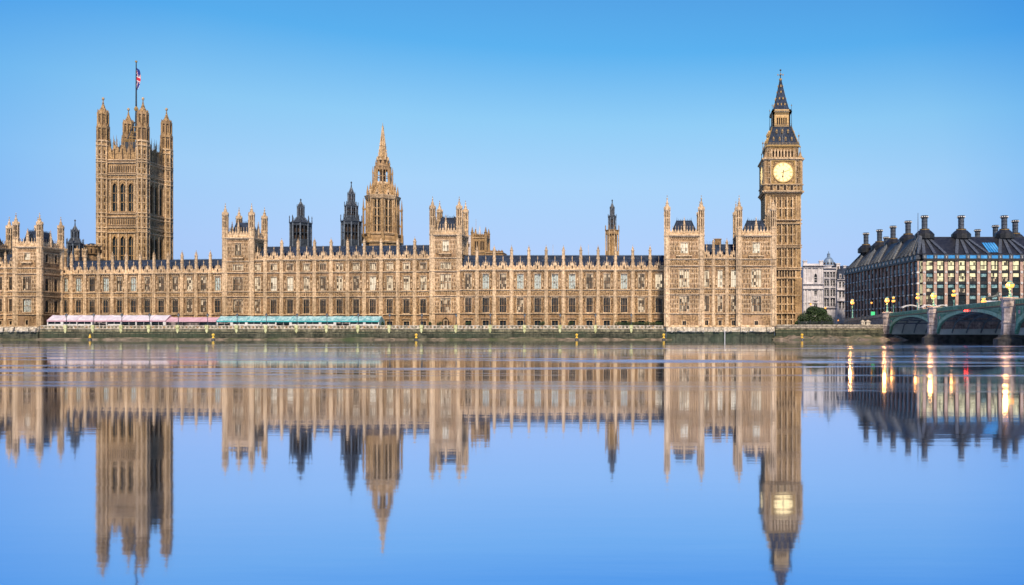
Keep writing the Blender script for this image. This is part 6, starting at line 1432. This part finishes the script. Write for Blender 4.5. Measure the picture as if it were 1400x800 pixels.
def domed():
    d = 440; X0 = wx(1125.5, d); W = wx(1159.5, d) - X0; Z = lambda y: wz(y, d) - GZ
    t = thing('domed_building', 'grey white stone terrace with a small slate dome and mansard roofs', 'building', (X0, wy(d), GZ)); b = MB([whitest, recess, slate]); Wm = W * .52
    rows = [(419, 408.5), (405, 396), (391, 383.5), (379, 372)]
    cols = [Wm * .12, Wm * .36, Wm * .60, Wm * .84]
    pierced_face(b, Matrix.Identity(4), Wm, cols, [(Z(a), Z(c), 1.35) for a, c in rows], 0, Z(366)); b.box(0, Wm, .5, 14, 0, Z(366))
    T2 = Matrix.Translation((Wm, -2.5, 0)); c2 = [1.6, 3.4, 5.2]; rows2 = [(422, 413), (407, 399), (397 - 4, 386)]
    pierced_face(b, T2, W - Wm, c2, [(Z(a), Z(c), 1.1) for a, c in rows2], 0, Z(392 - 9)); b.T = T2; b.box(0, W - Wm, .5, 14, 0, Z(383))
    for y in (412, 397, 383): string(b, 0, W - Wm, Z(y), .5, .6)
    b.T = Matrix.Identity(4)
    for y in (421, 407, 393.5, 381, 367): string(b, 0, Wm, Z(y), .5, .6)
    for (u, dd_) in ((Wm * .24, 0), (Wm * .72, 0)): b.box(u - 1.6, u - 1.3, -.8, 0, Z(419), Z(374)); b.box(u + 1.3, u + 1.6, -.8, 0, Z(419), Z(374))
    b.build('wall', t)
    for a, c in rows:
        for cc in cols: window(t, (cc, 0, Z(a)), 1.3, Z(c) - Z(a) - .05, 2, glassd, 1, False, framem=whitest)
    for a, c in rows2:
        for cc in c2: window(t, (Wm + cc, -2.5, Z(a)), 1.05, Z(c) - Z(a) - .05, 2, glassd, 1, False, framem=whitest)
    r = MB([slate, whitest, recess]); 
    r.add([(Wm, -2.5, Z(383)), (W, -2.5, Z(383)), (W, 12, Z(383)), (Wm, 12, Z(383)), (Wm + .8, -.2, Z(368)), (W, -.2, Z(366)), (W, 10, Z(366)), (Wm + .8, 10, Z(368))], [(0, 1, 5, 4), (1, 2, 6, 5), (2, 3, 7, 6), (3, 0, 4, 7), (4, 5, 6, 7)])
    r.box(Wm * .62, Wm + .2, .2, 10, Z(366), Z(363)); r.add([(Wm * .55, .1, Z(366)), (Wm, .1, Z(366)), (Wm, 3, Z(358)), (Wm * .62, 3, Z(358))], [(0, 1, 2, 3)])
    for u in (1.2, 3.6): r.box(Wm + u, Wm + u + 1.1, -2.6, 0, Z(381), Z(375), whitest); r.box(Wm + u + .25, Wm + u + .85, -2.65, -2.6, Z(380), Z(376), recess)
    r.build('mansard_roof', t)
    for x, a, c, w_ in ((1146.5, 384, 361, 2.0), (1155.5, 380, 364, 1.4)): k = MB([whitest, recess]); k.box(-w_ / 2, w_ / 2, 0, 2, Z(a), Z(c)); k.box(-w_ / 2 - .2, w_ / 2 + .2, -.2, 2.2, Z(c), Z(c) + .5); k.box(-w_ * .2, w_ * .2, -.05, 0, Z(a) + 2.5, Z(c) - 1.2, recess); k.build('chimney', t, (wx(x, d) - X0, 1, 0))
    dm = MB([domem, whitest, recess]); rr = 8.0 * d / F; cx_ = wx(1134.5, d) - X0; cy_ = rr
    dm.T = Matrix.Translation((cx_, cy_, 0)); dm.rings(0, 0, [(Z(368), rr), (Z(363.5), rr), (Z(363.5), rr * 1.1), (Z(362.5), rr * 1.1)], 20, whitest)
    pr = []; Hd = Z(350.5) - Z(362.5)
    for i in range(9): a = i / 8 * math.pi / 2 * .93; pr.append((Z(362.5) + Hd * math.sin(a) / math.sin(math.pi / 2 * .93), rr * .98 * math.cos(a)))
    dm.rings(0, 0, pr, 24, domem)
    for k in range(10): a = k * math.pi / 5; dm.box(rr * .95 * math.cos(a) - .35, rr * .95 * math.cos(a) + .35, rr * .95 * math.sin(a) - .35, rr * .95 * math.sin(a) + .35, Z(361), Z(358.8), recess)
    dm.T = Matrix.Identity(4); o = dm.build('dome', t, smooth=False)
    l = MB([whitest, domem]); l.rings(0, 0, [(Z(351), .9), (Z(346.5), .8), (Z(346.5), 1.0), (Z(345.5), .3), (Z(342.5), .08)], 10, domem); l.build('dome_lantern', o, (cx_, cy_, 0))
domem = mat('lead_dome', (.10, .16, .27), (.26, .36, .52), .8, .45)
domed()
# low far block closing the street between dome and office
t = thing('far_block', 'dark slate roofed block squeezed between the domed building and the office block', 'building', (wx(1150, 470), wy(470), GZ)); b = MB([whitest, recess]); Z = lambda y: wz(y, 470) - GZ; W = wx(1176, 470) - wx(1150, 470)
pierced_face(b, Matrix.Identity(4), W, [2, 5, 8], [(Z(a), Z(a - 8), 1.4) for a in (424, 410, 396, 382)], 0, Z(368)); b.T = Matrix.Identity(4); b.box(0, W, .5, 12, 0, Z(368), recess); b.build('wall', t)
r = MB([slate]); r.add([(0, -.3, Z(368)), (W, -.3, Z(368)), (W, 12, Z(368)), (0, 12, Z(368)), (0, 3, Z(363)), (W, 3, Z(363)), (W, 9, Z(363)), (0, 9, Z(363))], [(0, 1, 5, 4), (1, 2, 6, 5), (2, 3, 7, 6), (3, 0, 4, 7), (4, 5, 6, 7)]); r.build('roof', t)

# lit signboard, canopies, statue
greenl = emis('green_sign_light', (.03, .75, .25), 1.2)
t = thing('lit_sign', 'bright green lit panel below the street lamp, left of the first pier', 'sign', (wx(1193.5, 305), wy(305), 6.2)); b = MB([greenl, iron]); b.box(-.75, .75, 0, .2, .6, 5.6 - 1.6, greenl); b.box(-.85, .85, -.02, .25, 4.0, 4.2, iron); b.box(-.85, .85, -.02, .25, .4, .6, iron); b.box(-.85, -.75, -.02, .25, -2, 4.2, iron); b.box(.75, .85, -.02, .25, -2, 4.2, iron); b.build('panel', t)
for x0, x1, lab in ((1234, 1257, 'white arched canopy at the foot of the glazed office corner'), (1261, 1278, 'white arched canopy just left of the second pier lamp'), (1281, 1297, 'white arched canopy just right of the second pier lamp')):
    d = 300; X0, X1 = wx(x0, d), wx(x1, d); t = thing('street_canopy', lab, 'canopy', (X0, wy(d), GZ), 0, 'white canopies on the far pavement'); b = MB([whitep]); n = 10; z0 = wz(421.5, d) - GZ; h = wz(417.8, d) - GZ - z0
    for i in range(n):
        f0, f1 = i / n, (i + 1) / n; g_ = lambda f: (f * (X1 - X0), z0 + h * (1 - (2 * f - 1) ** 2)); (a, za), (c, zc_) = g_(f0), g_(f1)
        b.add([(a, 0, za), (c, 0, zc_), (c, 3, zc_), (a, 3, za), (a, 0, za + .35), (c, 0, zc_ + .35), (c, 3, zc_ + .35), (a, 3, za + .35)], [(0, 1, 5, 4), (4, 5, 6, 7), (2, 3, 7, 6), (0, 3, 2, 1)])
    b.build('canopy_roof', t)
    for u in (.1, X1 - X0 - .1): p = MB([iron]); p.box(u - .08, u + .08, .1, .26, 0, z0 + .3); p.build('post', t)
bronze_s = mat('statue_bronze', (.02, .03, .03), (.07, .09, .085), 2.0, .45)
def skin_fig(name, parent, verts, edges, radii, m, loc):
    me = bpy.data.meshes.new(name); me.from_pydata(verts, edges, []); o = place(name, me, parent, loc); me.materials.append(m)
    md = o.modifiers.new('Skin', 'SKIN'); me.skin_vertices or None
    if not me.skin_vertices: bpy.context.view_layer.objects.active = o
    lay = me.skin_vertices[0].data
    for i, r_ in enumerate(radii): lay[i].radius = (r_, r_)
    lay[0].use_root = True
    s = o.modifiers.new('Subdivision', 'SUBSURF'); s.levels = 1; s.render_levels = 1; return o
def statue():
    d = 262; t = thing('chariot_statue', 'dark bronze statue of a chariot with rearing horses on a pale plinth by the bridge', 'statue', (wx(1357, d), wy(d), GZ))
    z0 = wz(411.5, d) - GZ
    p = MB([whitest]); p.box(-2.6, 2.6, -1.6, 1.6, 0, z0 - .4); p.box(-2.9, 2.9, -1.9, 1.9, z0 - .4, z0); p.build('plinth', t)
    for k, dy in enumerate((-.7, .7)):
        V = [(1.2, dy, z0 + 1.6), (.3, dy, z0 + 1.5), (-.5, dy, z0 + 1.35), (1.75, dy, z0 + 2.4), (2.0, dy, z0 + 2.85), (2.4, dy, z0 + 2.6), (1.9, dy - .2, z0 + 1.5), (2.1, dy - .2, z0 + 1.0), (1.9, dy + .2, z0 + 1.7), (2.5, dy + .2, z0 + 1.5), (-.6, dy - .2, z0 + .8), (-.35, dy - .2, z0 + .05), (-.8, dy + .2, z0 + .7), (-.7, dy + .2, z0 + .05), (-1.0, dy, z0 + 1.1)]
        E = [(0, 1), (1, 2), (0, 3), (3, 4), (4, 5), (0, 6), (6, 7), (0, 8), (8, 9), (2, 10), (10, 11), (2, 12), (12, 13), (2, 14)]
        skin_fig('horse', t, V, E, [.36, .36, .36, .22, .18, .1, .13, .08, .13, .08, .16, .08, .16, .08, .06], bronze_s, (0, 0, 0))
    z1 = z0 + .7
    V = [(-1.6, 0, z1 + .9), (-1.6, 0, z1 + 1.35), (-1.58, 0, z1 + 1.62), (-1.55, 0, z1 + 1.85), (-1.6, -.3, z1 + 1.4), (-1.5, -.5, z1 + 1.75), (-1.35, -.6, z1 + 2.1), (-1.6, .3, z1 + 1.4), (-1.5, .5, z1 + 1.75), (-1.35, .6, z1 + 2.1), (-1.62, -.14, z1 + .45), (-1.6, -.16, z1), (-1.62, .14, z1 + .45), (-1.6, .16, z1)]
    E = [(0, 1), (1, 2), (2, 3), (1, 4), (4, 5), (5, 6), (1, 7), (7, 8), (8, 9), (0, 10), (10, 11), (0, 12), (12, 13)]
    skin_fig('charioteer', t, V, E, [.22, .2, .09, .14, .09, .07, .05, .09, .07, .05, .15, .12, .15, .12], bronze_s, (0, 0, 0))
    c = MB([bronze_s]); c.box(-2.3, -1.0, -.7, .7, z0 + .55, z0 + .7); c.box(-1.1, -1.0, -.7, .7, z0 + .7, z0 + 1.4)
    for s_ in (-.8, .8):
        c.box(-2.3, -1.0, s_ * .9 - .03, s_ * .9 + .03, z0 + .7, z0 + 1.2)
        for k in range(12): a0, a1 = k * math.pi / 6, (k + 1) * math.pi / 6; c.beam((-1.6 + .6 * math.cos(a0), s_, z0 + .6 + .6 * math.sin(a0)), (-1.6 + .6 * math.cos(a1), s_, z0 + .6 + .6 * math.sin(a1)), .08, .08)
        for k in range(6): a0 = k * math.pi / 3; c.beam((-1.6, s_, z0 + .6), (-1.6 + .6 * math.cos(a0), s_, z0 + .6 + .6 * math.sin(a0)), .05, .05)
    c.beam((-1.0, 0, z0 + .7), (1.0, 0, z0 + 1.1), .08, .08); c.build('chariot', t)
statue()

t = thing('tide_gauge', 'thin pale tide gauge pole rising from the water before the right pavilion', 'pole', (wx(991, 247), wy(247), 0)); b = MB([whitep, iron]); b.rings(0, 0, [(-.5, .09), (3.0, .09)], 8); [b.box(-.16, .16, -.03, .03, z * .5 + .4, z * .5 + .46, iron) for z in range(5)]; b.build('post', t)
